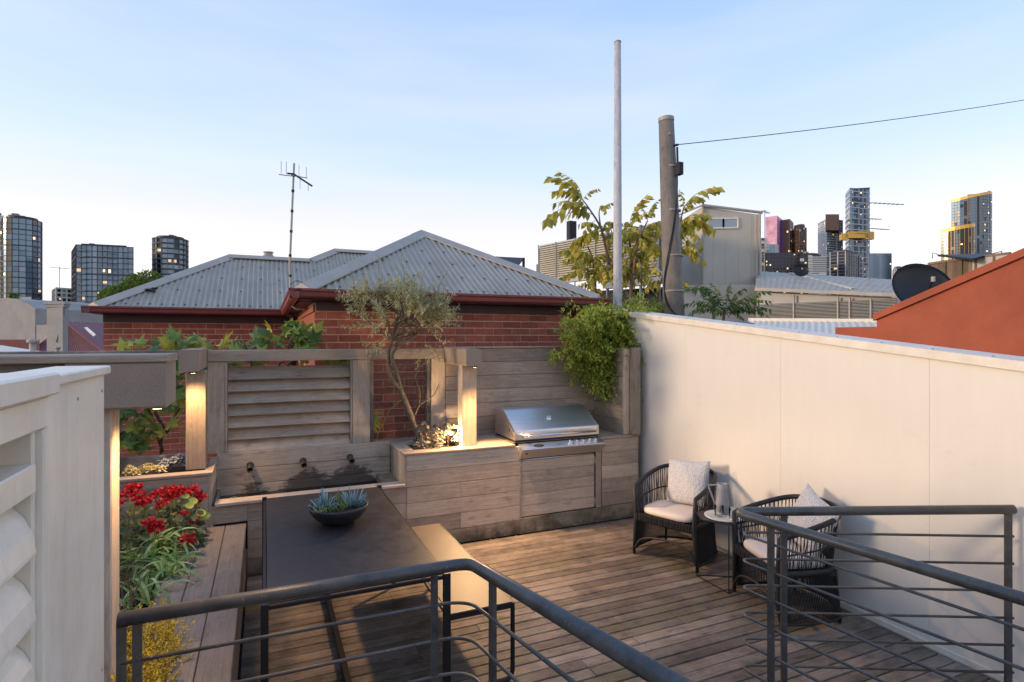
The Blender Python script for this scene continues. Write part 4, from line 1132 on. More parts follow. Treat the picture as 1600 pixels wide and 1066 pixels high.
for off in (0, .03):
    q = MB(); q.tube(bez([at(1058, 240, 9.42), at(1058, 300, 9.42), at(1055 - off * 60, 345, 9.40), at(1046 - off * 80, 400, 9.36), at(1039 - off * 50, 440, 9.36), at(1040 + off * 50, 468, 9.36), at(1052, 488, 9.38), at(1068, 497, 9.42)], 8), .011, 6); q.build('cable', M['cable'], pt, smooth=True)
for y_ in (262, 330, 400, 455):
    p_ = at(1047 + (y_ - 262) * .03, y_, 9.6); q = MB(); q.tube([p_ - Vector((0, 0, .012)), p_ + Vector((0, 0, .012))], .135 + (y_ - 190) * .00019, 20); q.build('strap_band', M['zinc_cap'], pt)
q = MB(); q.tube([b0.lerp(b1, .08) - FWD * .13, b0.lerp(b1, .08) - FWD * .19], .014, 8); q.build('bolt', M['zinc_cap'], pt)
q = MB(); w0 = at(1060, 226, 9.5); w1 = at(1760, 128, 13)
q.tube([w0.lerp(w1, i / 20) - Vector((0, 0, .10 * 4 * (i / 20) * (1 - i / 20))) + Vector((0, 0, 0)) for i in range(21)], .007, 6)
tag(q.build('overhead_wire', M['cable'], None, org=tuple(w0)), 'thin overhead wire running from the timber pole up to the right', 'wire')

# ------------------------------------------------------------------ boxes from survey points
def quad_block(name, pts, z0, z1, mat, parent, ztops=None, **kw):
    """vertical block on a four point footprint"""
    q = MB(); n = len(pts); zt = ztops or [z1] * n
    q.add([(p[0], p[1], z0) for p in pts] + [(p[0], p[1], z) for p, z in zip(pts, zt)], [(i, (i + 1) % n, n + (i + 1) % n, n + i) for i in range(n)] + [tuple(range(n)), tuple(range(n, 2 * n))])
    o = q.build(name, mat, parent, **kw); fix_normals(o); return o
def slats(a, b, z0, z1, n, parent, mat, out, name='louvre_blade', th=.06, kind=None, d_=.1):
    """n horizontal blades between ground points a and b"""
    a, b, out = Vector((a[0], a[1], 0)), Vector((b[0], b[1], 0)), Vector(out).normalized()
    q = MB()
    for i in range(n):
        z = z0 + (z1 - z0) * (i + .5) / n; h = (z1 - z0) / n * .38
        vs = []
        for p in (a, b): vs += [p + Vector((0, 0, z + h)), p + out * d_ + Vector((0, 0, z - h)), p + out * d_ + Vector((0, 0, z - h - .02)), p + Vector((0, 0, z + h - .03))]
        q.add(vs, [(0, 1, 5, 4), (1, 2, 6, 5), (2, 3, 7, 6), (3, 0, 4, 7), (0, 1, 2, 3), (4, 5, 6, 7)])
    o = q.build(name, mat, parent, kind=kind); fix_normals(o); return o

# industrial building with roof plant screens and cabin
T = 30
ib = thing('plant_room_building', 'beige metal clad plant room with small white window and louvred roof screen behind the poles', 'building', at(1097, 528, T) - Vector((0, 0, 5)))
cC = at(1097, 323, T); cR = at(1186, 334, T - .2); cL = at(1062, 331, T + 2.6)
c4 = cL + (cR - cC); zb = cC.z - 4.2
quad_block('cabin', [cL, cC, cR, c4], zb, 0, M['beige_clad'], ib, [cC.z - .25, cC.z, cR.z - .05, cC.z - .4])
for f in (.2, .42, .64, .86):
    p = cC.lerp(cR, f); q = MB(); q.box((p.x - .012, p.y - .006, zb), (p.x + .012, p.y + .01, cC.z - .45)); q.build('panel_joint', M['beige_clad'], ib)
for p in (cC, cR):
    q = MB(); q.tube([(p.x, p.y - .05, zb - .1), (p.x, p.y - .05, p.z)], .06, 6); q.build('corner_flashing', M['zinc_cap'], ib)
q = MB(); q.tube([cC + Vector((-.1, -.08, .05)), cR + Vector((.15, -.08, .05))], .08, 6); q.build('gutter', M['zinc_cap'], ib)
q = MB(); q.tube([cL + Vector((-.1, -.08, -.2)), cC + Vector((-.06, -.1, .05))], .05, 6); q.build('gutter', M['zinc_cap'], ib)
q = MB(); q.tube([cR + Vector((-.35, -.12, -.1)), cR + Vector((-.35, -.12, -3.9))], .06, 6); q.build('downpipe', M['zinc_cap'], ib)
fo = (cR - cC).normalized(); no_ = Vector((fo.y, -fo.x, 0))
w0 = cC.lerp(cR, .09) + no_ * .03; w1 = cC.lerp(cR, .63) + no_ * .03
fw = MB()
for (a, b) in ((w0, w0.lerp(w1, .52)), (w0.lerp(w1, .52), w1)):
    z0, z1 = cC.z - 1.15, cC.z - .65
    wn_ = MB(); sq(wn_, (a.x, a.y, z0), (b.x, b.y, z0), .08); sq(wn_, (a.x, a.y, z1), (b.x, b.y, z1), .08); sq(wn_, (a.x, a.y, z0), (a.x, a.y, z1), .08); sq(wn_, (b.x, b.y, z0), (b.x, b.y, z1), .08)
    wf = wn_.build('window', M['white_trim'], ib)
    q = MB(); q.add([(a.x, a.y, z0), (b.x, b.y, z0), (b.x, b.y, z1), (a.x, a.y, z1)], [(0, 1, 2, 3)]); q.build('pane', M['glass_win'], wf)
# one louvre screen, its lit side and shaded front painted as two colours
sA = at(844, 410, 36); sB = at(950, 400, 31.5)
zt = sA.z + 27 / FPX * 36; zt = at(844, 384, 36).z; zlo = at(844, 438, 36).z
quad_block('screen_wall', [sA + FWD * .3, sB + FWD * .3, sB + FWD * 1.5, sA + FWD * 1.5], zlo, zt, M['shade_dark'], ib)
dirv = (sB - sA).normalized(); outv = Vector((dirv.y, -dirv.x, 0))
slats(sA, sB, zlo, at(844, 383, 36).z, 17, ib, M['louvre_lit'], outv, 'louvre_blade', kind='stuff', d_=.12)
for f in (0, .28, .57, .85, 1):
    p = sA.lerp(sB, f) + outv * .14; q = MB(); q.box((p.x - .03, p.y - .03, zlo - .6), (p.x + .03, p.y + .03, zt + .02)); q.build('screen_post', M['zinc_cap'], ib)
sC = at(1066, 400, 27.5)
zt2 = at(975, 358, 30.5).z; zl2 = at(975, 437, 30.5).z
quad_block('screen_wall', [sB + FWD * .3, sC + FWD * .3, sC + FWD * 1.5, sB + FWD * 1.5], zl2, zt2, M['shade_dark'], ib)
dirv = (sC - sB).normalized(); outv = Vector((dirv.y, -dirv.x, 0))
slats(sB, sC, zl2, zt2, 17, ib, M['louvre_grey'], outv, 'louvre_blade', kind='stuff', d_=.1)  # grey copy of the lit blades, the front's shade put into the colour
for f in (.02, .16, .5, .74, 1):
    p = sB.lerp(sC, f) + outv * .14; q = MB(); q.box((p.x - .06, p.y - .06, zb - 2.2), (p.x + .06, p.y + .06, zt2)); q.build('steel_column', M['steel_grey'], ib)
p0, p1 = sB + outv * .1, sC + outv * .1
q = MB(); sq(q, (p0.x, p0.y, zl2 - .25), (p1.x, p1.y, zl2 - .25), .35); q.build('floor_beam', M['steel_grey'], ib)
p0, p1 = sA + Vector((-.1, -.2, 0)), sB + Vector((0, -.2, 0))
q = MB(); sq(q, (p0.x, p0.y, zlo - .2), (p1.x, p1.y, zlo - .2), .3); q.build('floor_beam', M['louvre_grey'], ib)
quad_block('undercroft', [at(860, 450, 35), at(1060, 450, 30), at(1060, 450, 33), at(860, 450, 38)], -3, zl2 - .4, M['shade_dark'], ib)
q = MB(); sq(q, at(1022, 425, 27.3), at(1064, 476, 26), .07); sq(q, at(1022, 412, 27.3), at(1064, 463, 26), .05); q.build('stair_stringer', M['steel_grey'], ib)
q = MB(); c0 = at(893, 356, 36); q.box((c0.x - .25, c0.y - .2, c0.z - 1.2), (c0.x + .25, c0.y + .2, c0.z + .4)); q.build('flue', M['shade_dark'], ib)
quad_block('lower_wall', [at(1060, 450, 27.0), at(1190, 450, 26.6), at(1190, 450, 29), at(1060, 450, 29)], -3, at(1100, 446, 27).z, M['concrete'], ib)

# warehouse: long shallow roof, louvred wall
wh = thing('warehouse', 'long grey warehouse with shallow metal roof, skylight strip and louvred wall at the right', 'warehouse', at(1300, 528, 24) - Vector((0, 0, 5)))
e0 = at(1180, 451, 25); e1 = at(1400, 460, 21.5); r0 = at(1183, 424, 33); r1 = at(1440, 440, 27)
q = MB()
n = 46
for i in range(n + 1):
    f = i / n
    a = e0.lerp(e1, f); b = r0.lerp(r1, f); m_ = a.lerp(b, .5) + Vector((0, 0, .10))
    for p in (a, m_, b): q.v.append(tuple(p + Vector((0, 0, .02 if i % 2 else 0))))
for i in range(n):
    for j in range(2): a = i * 3 + j; q.f.append((a, a + 3, a + 4, a + 1)); q.m.append(0)
q.build('roof', M['zinc'], wh)
s0 = at(1232, 429, 31); s1 = at(1340, 456, 23.4)
q = MB(); u_ = Vector((1, -.2, 0)).normalized() * .3
q.add([s0 + Vector((0, 0, .12)), s0 + u_ * 2.2 + Vector((0, 0, .06)), s1 + u_ * .3 + Vector((0, 0, .12)), s1 - u_ + Vector((0, 0, .14)), s0 - Vector((0, 0, .1)), s1 - u_ - Vector((0, 0, .15))], [(0, 1, 2, 3), (4, 0, 3, 5)]); q.build('skylight_ridge', M['louvre_lit'], wh)
q = MB(); sq(q, e0 + Vector((0, 0, -.03)), e1 + Vector((0, 0, -.03)), .14); q.build('eave_gutter', M['zinc_cap'], wh)
dirv = (e1 - e0).normalized(); outv = Vector((dirv.y, -dirv.x, 0))
i0, i1 = e0 - outv * .25, e1 - outv * .25
quad_block('wall', [i0, i1, i1 - outv * 3, i0 - outv * 3], -3, e0.z - .12, M['louvre_grey'], wh, [e0.z - .12, e1.z - .12, e1.z - .12, e0.z - .12])
slats(i0, i1, at(1200, 500, 24).z, e1.z - .15, 13, wh, M['louvre_grey'], outv, 'wall_louvre', kind='stuff', d_=.14)
for f in (.30, .62, .70, .84):
    p = i0.lerp(i1, f) + outv * .16; q = MB(); q.box((p.x - .03, p.y - .03, 1.5), (p.x + .03, p.y + .03, p.z - .2)); q.build('downpipe', M['zinc_cap'], wh)
wr = thing('corrugated_outbuilding', 'low outbuilding with pale corrugated roof just beyond the cream wall', 'outbuilding', at(1280, 560, 17))
f0, f1 = at(1170, 501, 21), at(1400, 503, 18); g0, g1 = at(1170, 545, 16.5), at(1400, 575, 14)
u_ = (f1 - f0); L_ = u_.length; v_ = ((g0 + g1) / 2 - (f0 + f1) / 2)
corr('roof', f0, u_, v_, 0, L_, lambda a: 0, lambda a: v_.length, M['white_roof'], wr, pitch=.2, amp=.02, sub=5)
q = MB(); sq(q, f0 + Vector((0, 0, .03)), f1 + Vector((0, 0, .03)), .12); q.build('ridge_cap', M['white_trim'], wr)
quad_block('wall', [f0, f1, g1, g0], -3, -3, M['concrete'], wr, [f0.z - .15, f1.z - .15, g1.z - .15, g0.z - .15])

# terracotta gable wall of the neighbour on the right
tg = thing('terracotta_house', 'neighbour house end wall painted terracotta red with raking parapet at far right', 'house', (6.1, 3.4, -3))
def onx(px, py, X):
    l = (px - 800) / FPX; dx = math.sin(YAW) + l * math.cos(YAW); t = X / dx
    return at(px, py, t)
g0, g1 = onx(1370, 493, 6.0), onx(1600, 393, 6.0)
sl2 = (g1.z - g0.z) / (g1.y - g0.y)
yn = g0.y - 4.5; zn = g0.z + sl2 * -4.5
q = MB(); q.prism([(g0.y, -3), (g0.y, g0.z - .05), (yn, zn - .05), (yn, -3)], 6.0, 6.2, 'x'); fix_normals(q.build('gable_wall', M['terracotta'], tg))
q = MB(); q.prism([(g0.y + .02, g0.z - .055), (g0.y + .02, g0.z + .015), (yn, zn + .015), (yn, zn - .055)], 5.965, 6.24, 'x'); fix_normals(q.build('parapet_cap', M['terracotta'], tg))
h0 = onx(1328, 512, 6.3)
q = MB(); q.box((6.05, g0.y + .002, 1.2), (6.5, h0.y, h0.z)); q.build('end_pier', M['terracotta'], tg)
q = MB(); q.box((6.0, g0.y + .001, h0.z - .145), (6.3, h0.y - .08, h0.z - .12)); q.build('ledge', M['terracotta'], tg)
def dish(loc, r, face, sx, lab, mast):
    t = thing('satellite_dish', lab, 'satellite dish', loc, group='satellite dishes on the roofs')
    mt = Vector(face).to_track_quat('Z', 'Y').to_matrix()
    q = MB(); q.lathe([(.0001, 0), (r * .4, .02 * r * 4), (r * .75, .1 * r * 2), (r, .2 * r * 1.6), (r * 1.01, .2 * r * 1.7), (r * .75, .1 * r * 2 - .02), (.0001, -.02)], (0, 0, 0), 36, sx=1, sy=sx)
    q.v = [tuple(mt @ Vector(p) + Vector(loc)) for p in q.v]; q.build('dish', M['black'], t, smooth=True)
    q = MB(); c = Vector(loc); f = Vector(face).normalized()
    q.tube([c + f * r * .9, c - f * .0 + Vector((0, 0, -r * .75))], .012 * max(1, r), 6); q.build('feed_arm', M['steel_dark'], t)
    q = MB(); q.lathe([(.03, 0), (.03, .08)], c + f * r * .9 - Vector((0, 0, .04)), 10); q.build('receiver', M['zinc_cap'], t)
    q = MB(); q.tube([c - f * .02, c - f * .12 + Vector((0, 0, -.1)), c - f * .12 + Vector((0, 0, -mast))], .025, 8); q.build('mount', M['zinc_cap'], t)
dish(at(1435, 458, 9.3), .47, (-FWD * 1 - RGT * .1 + Vector((0, 0, .5))), 1.0, 'large black satellite dish rising behind the terracotta parapet', 1.2)
dish(at(1473, 443, 9.8), .105, (-FWD - RGT * .3 + Vector((0, 0, .2))), 1, 'small black dish just right of the large satellite dish', .8)
dish(at(1250, 424, 28), .36, (-FWD - RGT * .15 + Vector((0, 0, .3))), .9, 'black satellite dish mounted on the warehouse roof', .9)
# timber screened roof deck with shade sail
rd = thing('roof_screen', 'brown timber and pale panel roof screen in front of the paired glass towers', 'screen', at(1500, 470, 16))
a, b, c = at(1449, 414, 16), at(1522, 404, 15), at(1575, 398, 14.2)
zb_ = at(1449, 460, 16).z
M['fence_brown'] = wood('brown_paling', 'z', (.12, .075, .045), (.26, .17, .11), greyf=.1).m
nn = 9
for i in range(nn):
    p, q2 = a.lerp(b, i / nn), a.lerp(b, (i + .96) / nn)
    quad_block('paling', [p, q2, q2 + Vector((0, .05, 0)), p + Vector((0, .05, 0))], zb_, 0, M['fence_brown'], rd, [p.z, q2.z, q2.z, p.z])
for i in range(3):
    p, q2 = b.lerp(c, i / 3), b.lerp(c, (i + .97) / 3)
    quad_block('panel', [p, q2, q2 + Vector((0, .05, 0)), p + Vector((0, .05, 0))], zb_, 0, M['beige_clad'], rd, [p.z, q2.z, q2.z, p.z])
q = MB(); sq(q, a + Vector((0, -.05, .03)), b + Vector((0, -.05, .03)), .06); sq(q, b + Vector((0, -.05, .03)), c + Vector((0, -.05, .03)), .06); q.build('top_rail', M['fence_brown'], rd)
for p in (a, a.lerp(b, .35), a.lerp(b, .7), b, b.lerp(c, .55)):
    q = MB(); q.box((p.x - .03, p.y - .08, zb_), (p.x + .03, p.y - .02, p.z + .05)); q.build('post', M['fence_brown'], rd)
q = MB(); sq(q, (a.x, a.y - .08, a.z - .55), (b.x, b.y - .08, b.z - .6), .06); q.build('middle_rail', M['fence_brown'], rd)
sa_ = [at(1465, 398, 15.8), at(1520, 404, 14.6), at(1552, 396, 14.8), at(1520, 399, 17)]
q = MB(); top_ = [p for p in sa_]; q.add(top_ + [p - Vector((0, 0, .05)) for p in top_], [(0, 1, 2, 3), (4, 5, 6, 7), (0, 1, 5, 4), (1, 2, 6, 5), (2, 3, 7, 6), (3, 0, 4, 7)])
q.tube([at(1457, 404, 15.9), at(1457, 395, 15.9), at(1466, 398, 15.8)], .012, 4); q.tube([at(1552, 396, 14.8), at(1565, 393, 15), at(1565, 402, 15)], .012, 4)
tag(q.build('shade_sail', M['black'], None, org=tuple(sa_[0])), 'sagging black shade sail above the brown roof screen', 'shade sail')
ch = thing('flue_pipe', 'grey round topped flue standing left of the brown roof screen', 'flue', at(1428, 445, 22))
q = MB(); p = at(1428, 445, 22); q.lathe([(.14, -1), (.14, .55), (.15, .56), (.15, .62), (.11, .7), (.001, .74)], tuple(p), 14); q.build('pipe', M['render_grey'], ch, smooth=True)
q = MB(); q.lathe([(.155, .52), (.155, .56)], tuple(p), 14); q.build('band', M['zinc_cap'], ch)
# dark awning / solar frame behind the front roof
aw = thing('roof_panel_frame', 'tilted dark panel on a frame showing above the right slope of the front roof', 'solar panel', at(795, 415, 14))
a, b, c, d4 = at(776, 401, 14), at(818, 403, 13.6), at(805, 420, 12.9), at(777, 402.5, 13.5)
q = MB(); q.add([a, b, c, at(786, 405, 13.2), a - Vector((0, 0, .04)), b - Vector((0, 0, .04)), c - Vector((0, 0, .04)), at(786, 405, 13.2) - Vector((0, 0, .04))], [(0, 1, 2, 3), (4, 5, 6, 7), (0, 1, 5, 4), (1, 2, 6, 5), (2, 3, 7, 6), (3, 0, 4, 7)]); fix_normals(q.build('panel', M['black'], aw))
q = MB(); sq(q, a, a - Vector((0, 0, 1.2)), .05); sq(q, b, b - Vector((0, 0, 1.2)), .05); q.build('frame', M['steel_dark'], aw)
q = MB(); pb_ = at(848, 430, 60); quad_block('concrete_flat', [at(838, 430, 60), at(846, 430, 60), at(846, 430, 64), at(838, 430, 64)], -3, at(838, 413, 60).z, M['concrete'], None)
o = bpy.data.objects['concrete_flat']; o.name = 'concrete_block'; tag(o, 'small pale concrete building edge between front roof and louvred screen', 'building')

# ------------------------------------------------------------------ low roofs and chimneys on the left
lb = thing('rendered_parapet_building', 'old grey rendered building with curved parapet at far left', 'building', at(20, 600, 26))
a, b = at(-60, 480, 26), at(55, 480, 24.5); pr = []
fo = (b - a).normalized(); bk = Vector((-fo.y, fo.x, 0)) * .4; L_ = (b - a).length
q = MB(); vs = []; K = 16
for i in range(K + 1):
    f = i / K; px = -60 + 115 * f; y_ = 466 + (16 * max(0, (px - 10) / 45) ** 2.0 if px > 10 else 0)
    p = at(px, y_, 26 + (24.5 - 26) * f); vs += [Vector((p.x, p.y, -3)), p, p + bk * 8 , Vector((p.x, p.y, -3)) + bk * 8]
q.add(vs, [(4 * i + j, 4 * i + 4 + j, 4 * i + 4 + (j + 1) % 4, 4 * i + (j + 1) % 4) for i in range(K) for j in range(4)] + [(0, 1, 2, 3), (4 * K, 4 * K + 1, 4 * K + 2, 4 * K + 3)])
fix_normals(q.build('parapet_wall', M['render_grey'], lb))
quad_block('rear_block', [at(-40, 480, 33), at(49, 480, 31), at(49, 480, 36), at(-40, 480, 38)], -3, at(20, 466, 32).z, M['render_grey'], lb)
quad_block('side_wing', [at(52, 520, 24.6), at(74, 520, 24.2), at(74, 520, 29), at(52, 520, 29)], -3, at(60, 508, 24.5).z, M['render_grey'], lb)
rb_ = thing('maroon_brick_shed', 'low red building with flat top under the rendered parapet at far left', 'shed', at(30, 560, 20)); quad_block('wall', [at(-40, 540, 20), at(62, 540, 20), at(62, 540, 23), at(-40, 540, 23)], -3, at(0, 531, 20).z, M['maroon'], rb_)
chy = thing('chimney', 'tall pale rendered chimney with corbelled top before the maroon roof', 'chimney', at(85, 560, 17))
a, b = at(73, 500, 17), at(98, 500, 16.8); bk = Vector((0, .5, 0))
quad_block('stack', [a, b, b + bk, a + bk], .5, at(85, 480, 17).z, M['render_grey'], chy)
for y_, g_ in ((480, .03), (476, .06)):
    z = at(85, y_, 17).z; e_ = Vector((g_, 0, 0)); f_ = Vector((0, g_, 0))
    quad_block('corbel', [a - e_ - f_, b + e_ - f_, b + bk + e_ + f_, a + bk - e_ + f_], z - (.0 if y_ == 476 else .002), z + .075, M['render_grey'], chy)
q = MB(); q.tube([at(99, 484, 16.9), at(100, 480, 16.9), at(100, 492, 16.9), at(88, 535, 16.85)], .012, 5); q.build('cable', M['cable'], chy)
mr_ = thing('maroon_roofed_house', 'cottage with maroon corrugated gable roof left of the brick house', 'house', at(120, 600, 21))
apx = at(107, 503, 21); l0 = at(40, 552, 19); r0_ = at(185, 552, 21); back = Vector((.3, 6, 0))
e1_ = at(165, 549, 19.5)
q = MB()
def strips(P0, P1, Q0, Q1, n, mat, nm, parent, amp=.03):
    """ribbed roof plane: P0-P1 eave, Q0-Q1 ridge"""
    q = MB(); P0, P1, Q0, Q1 = map(Vector, (P0, P1, Q0, Q1)); nn_ = (P1 - P0).cross(Q0 - P0 if (Q0 - P0).length > 0 else Q1 - P0).normalized()
    if nn_.z < 0: nn_ = -nn_
    for i in range(n * 2 + 1):
        f = i / (n * 2); h = nn_ * (amp if i % 2 else 0)
        q.v.append(tuple(P0.lerp(P1, f) + h)); q.v.append(tuple(Q0.lerp(Q1, f) + h))
    for i in range(n * 2): q.f.append((2 * i, 2 * i + 2, 2 * i + 3, 2 * i + 1)); q.m.append(0)
    return q.build(nm, mat, parent)
pk = apx; lft = at(48, 550, 20); rgt = at(170, 552, 20.0)
strips(lft, rgt, pk, pk + (rgt - lft) * .01, 34, M['maroon_roof'], 'roof_slope', mr_)
pk2 = pk + Vector((1.5, 6, 0)); strips(rgt, rgt + Vector((1.5, 7, 0)), pk, pk2, 24, M['maroon_roof'], 'roof_slope', mr_)
strips(lft + Vector((1.5, 7, 0)), lft, pk2, pk, 24, M['maroon_roof'], 'roof_slope', mr_)
ridge_cap(pk, rgt, mr_, w=.1, m='maroon_roof', name='hip_cap'); ridge_cap(pk, lft, mr_, w=.1, m='maroon_roof', name='hip_cap')
quad_block('wall', [lft, rgt, rgt + Vector((1.2, 6, 0)), lft + Vector((1.2, 6, 0))], -3, lft.z - .1, M['render_grey'], mr_)
q = MB(); s0 = at(132, 512, 20.7); q.prism([(0, 0), (.5, 0), (.5, .3), (0, .3)], 0, .05, 'z')
q = MB(); q.add([at(130, 512, 21.0), at(136, 511, 20.9), at(150, 523, 20.4), at(146, 526, 20.4)], [(0, 1, 2, 3)]); q.build('skylight', M['white_roof'], mr_)
wf_ = thing('white_flat_roof', 'pale low pitched roof with two flue pipes beyond the timber beam', 'roof', at(40, 560, 12))
a, b, c, d4 = at(-30, 536, 15), at(5, 540, 14), at(90, 553, 10), at(-60, 556, 10)
q = MB(); q.add([a, b, c, d4], [(0, 1, 2, 3)]); q.build('roof_sheet', M['white_roof'], wf_)
quad_block('wall', [a, b, c, d4], -3, 0, M['concrete'], wf_, [a.z - .05, b.z - .05, c.z - .05, d4.z - .05])
for px, py, s_, lab in ((51, 548, .1, 'taller grey flue pipe with round cowl on the pale roof'), (90, 551, .05, 'short grey flue pipe with small cowl near the chimney foot')):
    p = at(px, py, 11); t = thing('flue_pipe', lab, 'flue', tuple(p), group='flues on the pale roof'); k_ = s_ / .1
    q = MB(); q.lathe([(.045 * k_ + .01, -.5), (.045 * k_ + .01, .16 * k_)], tuple(p), 14); q.build('pipe', M['zinc_cap'], t, smooth=True)
    q = MB(); q.lathe([(.05 * k_ + .01, .15 * k_), (.085 * k_ + .01, .16 * k_), (.085 * k_ + .01, .2 * k_), (.06 * k_, .225 * k_), (.001, .24 * k_)], tuple(p), 14); q.build('cowl', M['zinc_cap'], t, smooth=True)

# ------------------------------------------------------------------ towers
def glassm(name, c, rough=.12, metal=.65): return plain(name, c, rough, metal)
GA = glassm('tower_glass_deep', (.12, .18, .23), .15, .4); GB = glassm('tower_glass_blue', (.16, .24, .30), .15, .4); GC = glassm('tower_glass_pale', (.26, .32, .36), .25, .4)
GD = glassm('tower_glass_black', (.03, .035, .045), .15, .5); GG = glassm('tower_glass_sunset', (.16, .13, .09), .2, .4)  # GG panes carry the golden sunset reflection in their colour
LIT = plain('lit_window', (.9, .7, .4), .4, emit=(1, .7, .34), es=.30)
LIT2 = plain('lit_window_dim', (.8, .6, .35), .4, emit=(1, .62, .28), es=.14)
SLB = plain('tower_slab_dark', (.05, .05, .055), .6); SLW = plain('tower_slab_white', (.55, .55, .53), .6); SLG = plain('tower_slab_grey', (.24, .23, .22), .7)
BRN = plain('tower_brown', (.16, .09, .06), .6); PNK = plain('tower_pink', (.62, .3, .4), .5, var=.4, scale=.12); PRP = plain('tower_purple', (.17, .08, .24), .5)
GLD = plain('gold_band', (.7, .4, .08), .35, .4); WHT = plain('tower_cream', (.62, .58, .48), .6)
def tower(name, label, pts, ztop, fl, cw, mats, wts, slab, mull, ztops=None, slab_h=.35, out=.25, band=0, group=None, lit=.015, seed=1, plant=True, z0=-3, mw=.18, slab_every=1):
    rr = random.Random(seed)
    pts = [Vector((p[0], p[1], 0)) for p in pts]; n = len(pts)
    c = sum(pts, Vector((0, 0, 0))) / n
    t = thing(name, label, 'tower' if ztop > 40 else 'building', (c.x, c.y, z0), group=group)
    zt = ztops or [ztop] * n
    q = MB(); inner = [c + (p - c) * .985 for p in pts]
    q.add([(p.x, p.y, z0) for p in inner] + [(p.x, p.y, z - .5) for p, z in zip(inner, zt)], [(i, (i + 1) % n, n + (i + 1) % n, n + i) for i in range(n)] + [tuple(range(n)), tuple(range(n, 2 * n))])
    fix_normals(q.build('core', SLB, t))
    g = MB(); s_ = MB(); m_ = MB()
    H = max(zt) - z0; nf = max(2, int(round(H / fl))); fh = H / nf
    area = sum(pts[i].x * pts[(i + 1) % n].y - pts[(i + 1) % n].x * pts[i].y for i in range(n))
    for i in range(n):
        a, b = pts[i], pts[(i + 1) % n]; L = (b - a).length; k_ = max(1, int(round(L / cw)))
        o_ = Vector(((b - a).y, -(b - a).x, 0)).normalized() * (1 if area > 0 else -1)
        colsty = [rr.choices(range(len(mats)), wts)[0] for _ in range(k_)]
        for f in range(nf):
            zl = z0 + f * fh; zh = zl + fh
            if zh > (zt[i] + zt[(i + 1) % n]) / 2 + fh * .5: continue
            for j in range(k_):
                p = a.lerp(b, j / k_); q2 = a.lerp(b, (j + 1) / k_)
                mi = colsty[j] if rr.random() < .85 else rr.choices(range(len(mats)), wts)[0]
                if rr.random() < lit * 1.8:
                    e_ = o_ * .06; f0, f1 = rr.choice([(.08, .5), (.5, .92), (.1, .9), (.15, .6)]); h0 = rr.uniform(.2, .35); h1 = rr.uniform(.7, .85)
                    pa, pb = p.lerp(q2, f0) + e_, p.lerp(q2, f1) + e_; za, zb2 = zl + fh * h0, zl + fh * h1
                    g.add([(pa.x, pa.y, za), (pb.x, pb.y, za), (pb.x, pb.y, zb2), (pa.x, pa.y, zb2)], [(0, 1, 2, 3) if area > 0 else (3, 2, 1, 0)], len(mats) + (rr.random() < .5))
                g.add([(p.x, p.y, zl), (q2.x, q2.y, zl), (q2.x, q2.y, zh), (p.x, p.y, zh)], [(0, 1, 2, 3) if area > 0 else (3, 2, 1, 0)], mi)
            if f % slab_every == 0:
                h = slab_h * (2.2 if band and f % band == 0 else 1)
                e_ = o_ * out
                vs = [a - o_ * .1, b - o_ * .1, b + e_, a + e_]
                s_.add([(v.x, v.y, zh - h) for v in vs] + [(v.x, v.y, zh) for v in vs], [(0, 1, 2, 3), (4, 5, 6, 7), (0, 1, 5, 4), (1, 2, 6, 5), (2, 3, 7, 6), (3, 0, 4, 7)])
        if mull:
            for j in range(k_ + 1):
                p = a.lerp(b, j / k_); u_ = (b - a).normalized() * mw / 2; zz_ = zt[i] + (zt[(i + 1) % n] - zt[i]) * j / k_
                vs = [p - u_, p + u_, p + u_ + o_ * out * .8, p - u_ + o_ * out * .8]
                m_.add([(v.x, v.y, z0) for v in vs] + [(v.x, v.y, zz_) for v in vs], [(4, 5, 6, 7), (0, 1, 5, 4), (1, 2, 6, 5), (2, 3, 7, 6), (3, 0, 4, 7)])
    g.build('window_glazing', list(mats) + [LIT, LIT2], t, kind='stuff')
    fix_normals(s_.build('floor_slab', slab, t, kind='stuff'))
    if mull: fix_normals(m_.build('mullion', mull, t, kind='stuff'))
    if plant:
        q = MB(); ip = [c + (p - c) * .8 for p in pts]; zz_ = min(zt)
        q.add([(p.x, p.y, zz_ - 2) for p in ip] + [(p.x, p.y, max(zt) + H * .02) for p in ip], [(i, (i + 1) % n, n + (i + 1) % n, n + i) for i in range(n)] + [tuple(range(n, 2 * n))])
        fix_normals(q.build('roof_plant', SLB, t))
        q = MB()
        for _ in range(3):
            p = c + (rr.choice(pts) - c) * rr.uniform(0, .5); w_ = H * .02; q.box((p.x - w_, p.y - w_, max(zt)), (p.x + w_, p.y + w_, max(zt) + H * rr.uniform(.03, .045)))
        q.build('roof_unit', SLG, t)
    return t
def rnd_fp(px0, px1, T, ratio=1.0, n=18):
    a, b = at(px0, 528, T), at(px1, 528, T); m_ = (a + b) / 2; m_.z = 0
    u_ = m_.normalized(); v_ = Vector((u_.y, -u_.x, 0)); r = abs((b - a).dot(v_)) / 2; c = m_ + u_ * r * ratio
    return [c + v_ * math.cos(2 * math.pi * i / n) * r + u_ * math.sin(2 * math.pi * i / n) * r * ratio for i in range(n)]
def box_fp(p0, p1, T, dep, split=None, back=.0):
    """footprint: left edge p0, optional corner at split nearest the camera, right edge p1"""
    if split is None:
        a, b = at(p0, 528, T), at(p1, 528, T); return [a, b, b * (1 + dep / T), a * (1 + dep / T)]
    cn = at(split, 528, T); w1 = abs(split - p0) / FPX * T; w2 = abs(p1 - split) / FPX * T
    a = at(p0, 528, T + dep * (.35 if w1 > w2 else 1)); b = at(p1, 528, T + dep * (1 if w1 > w2 else .35))
    return [a, cn, b, a + (b - cn)]
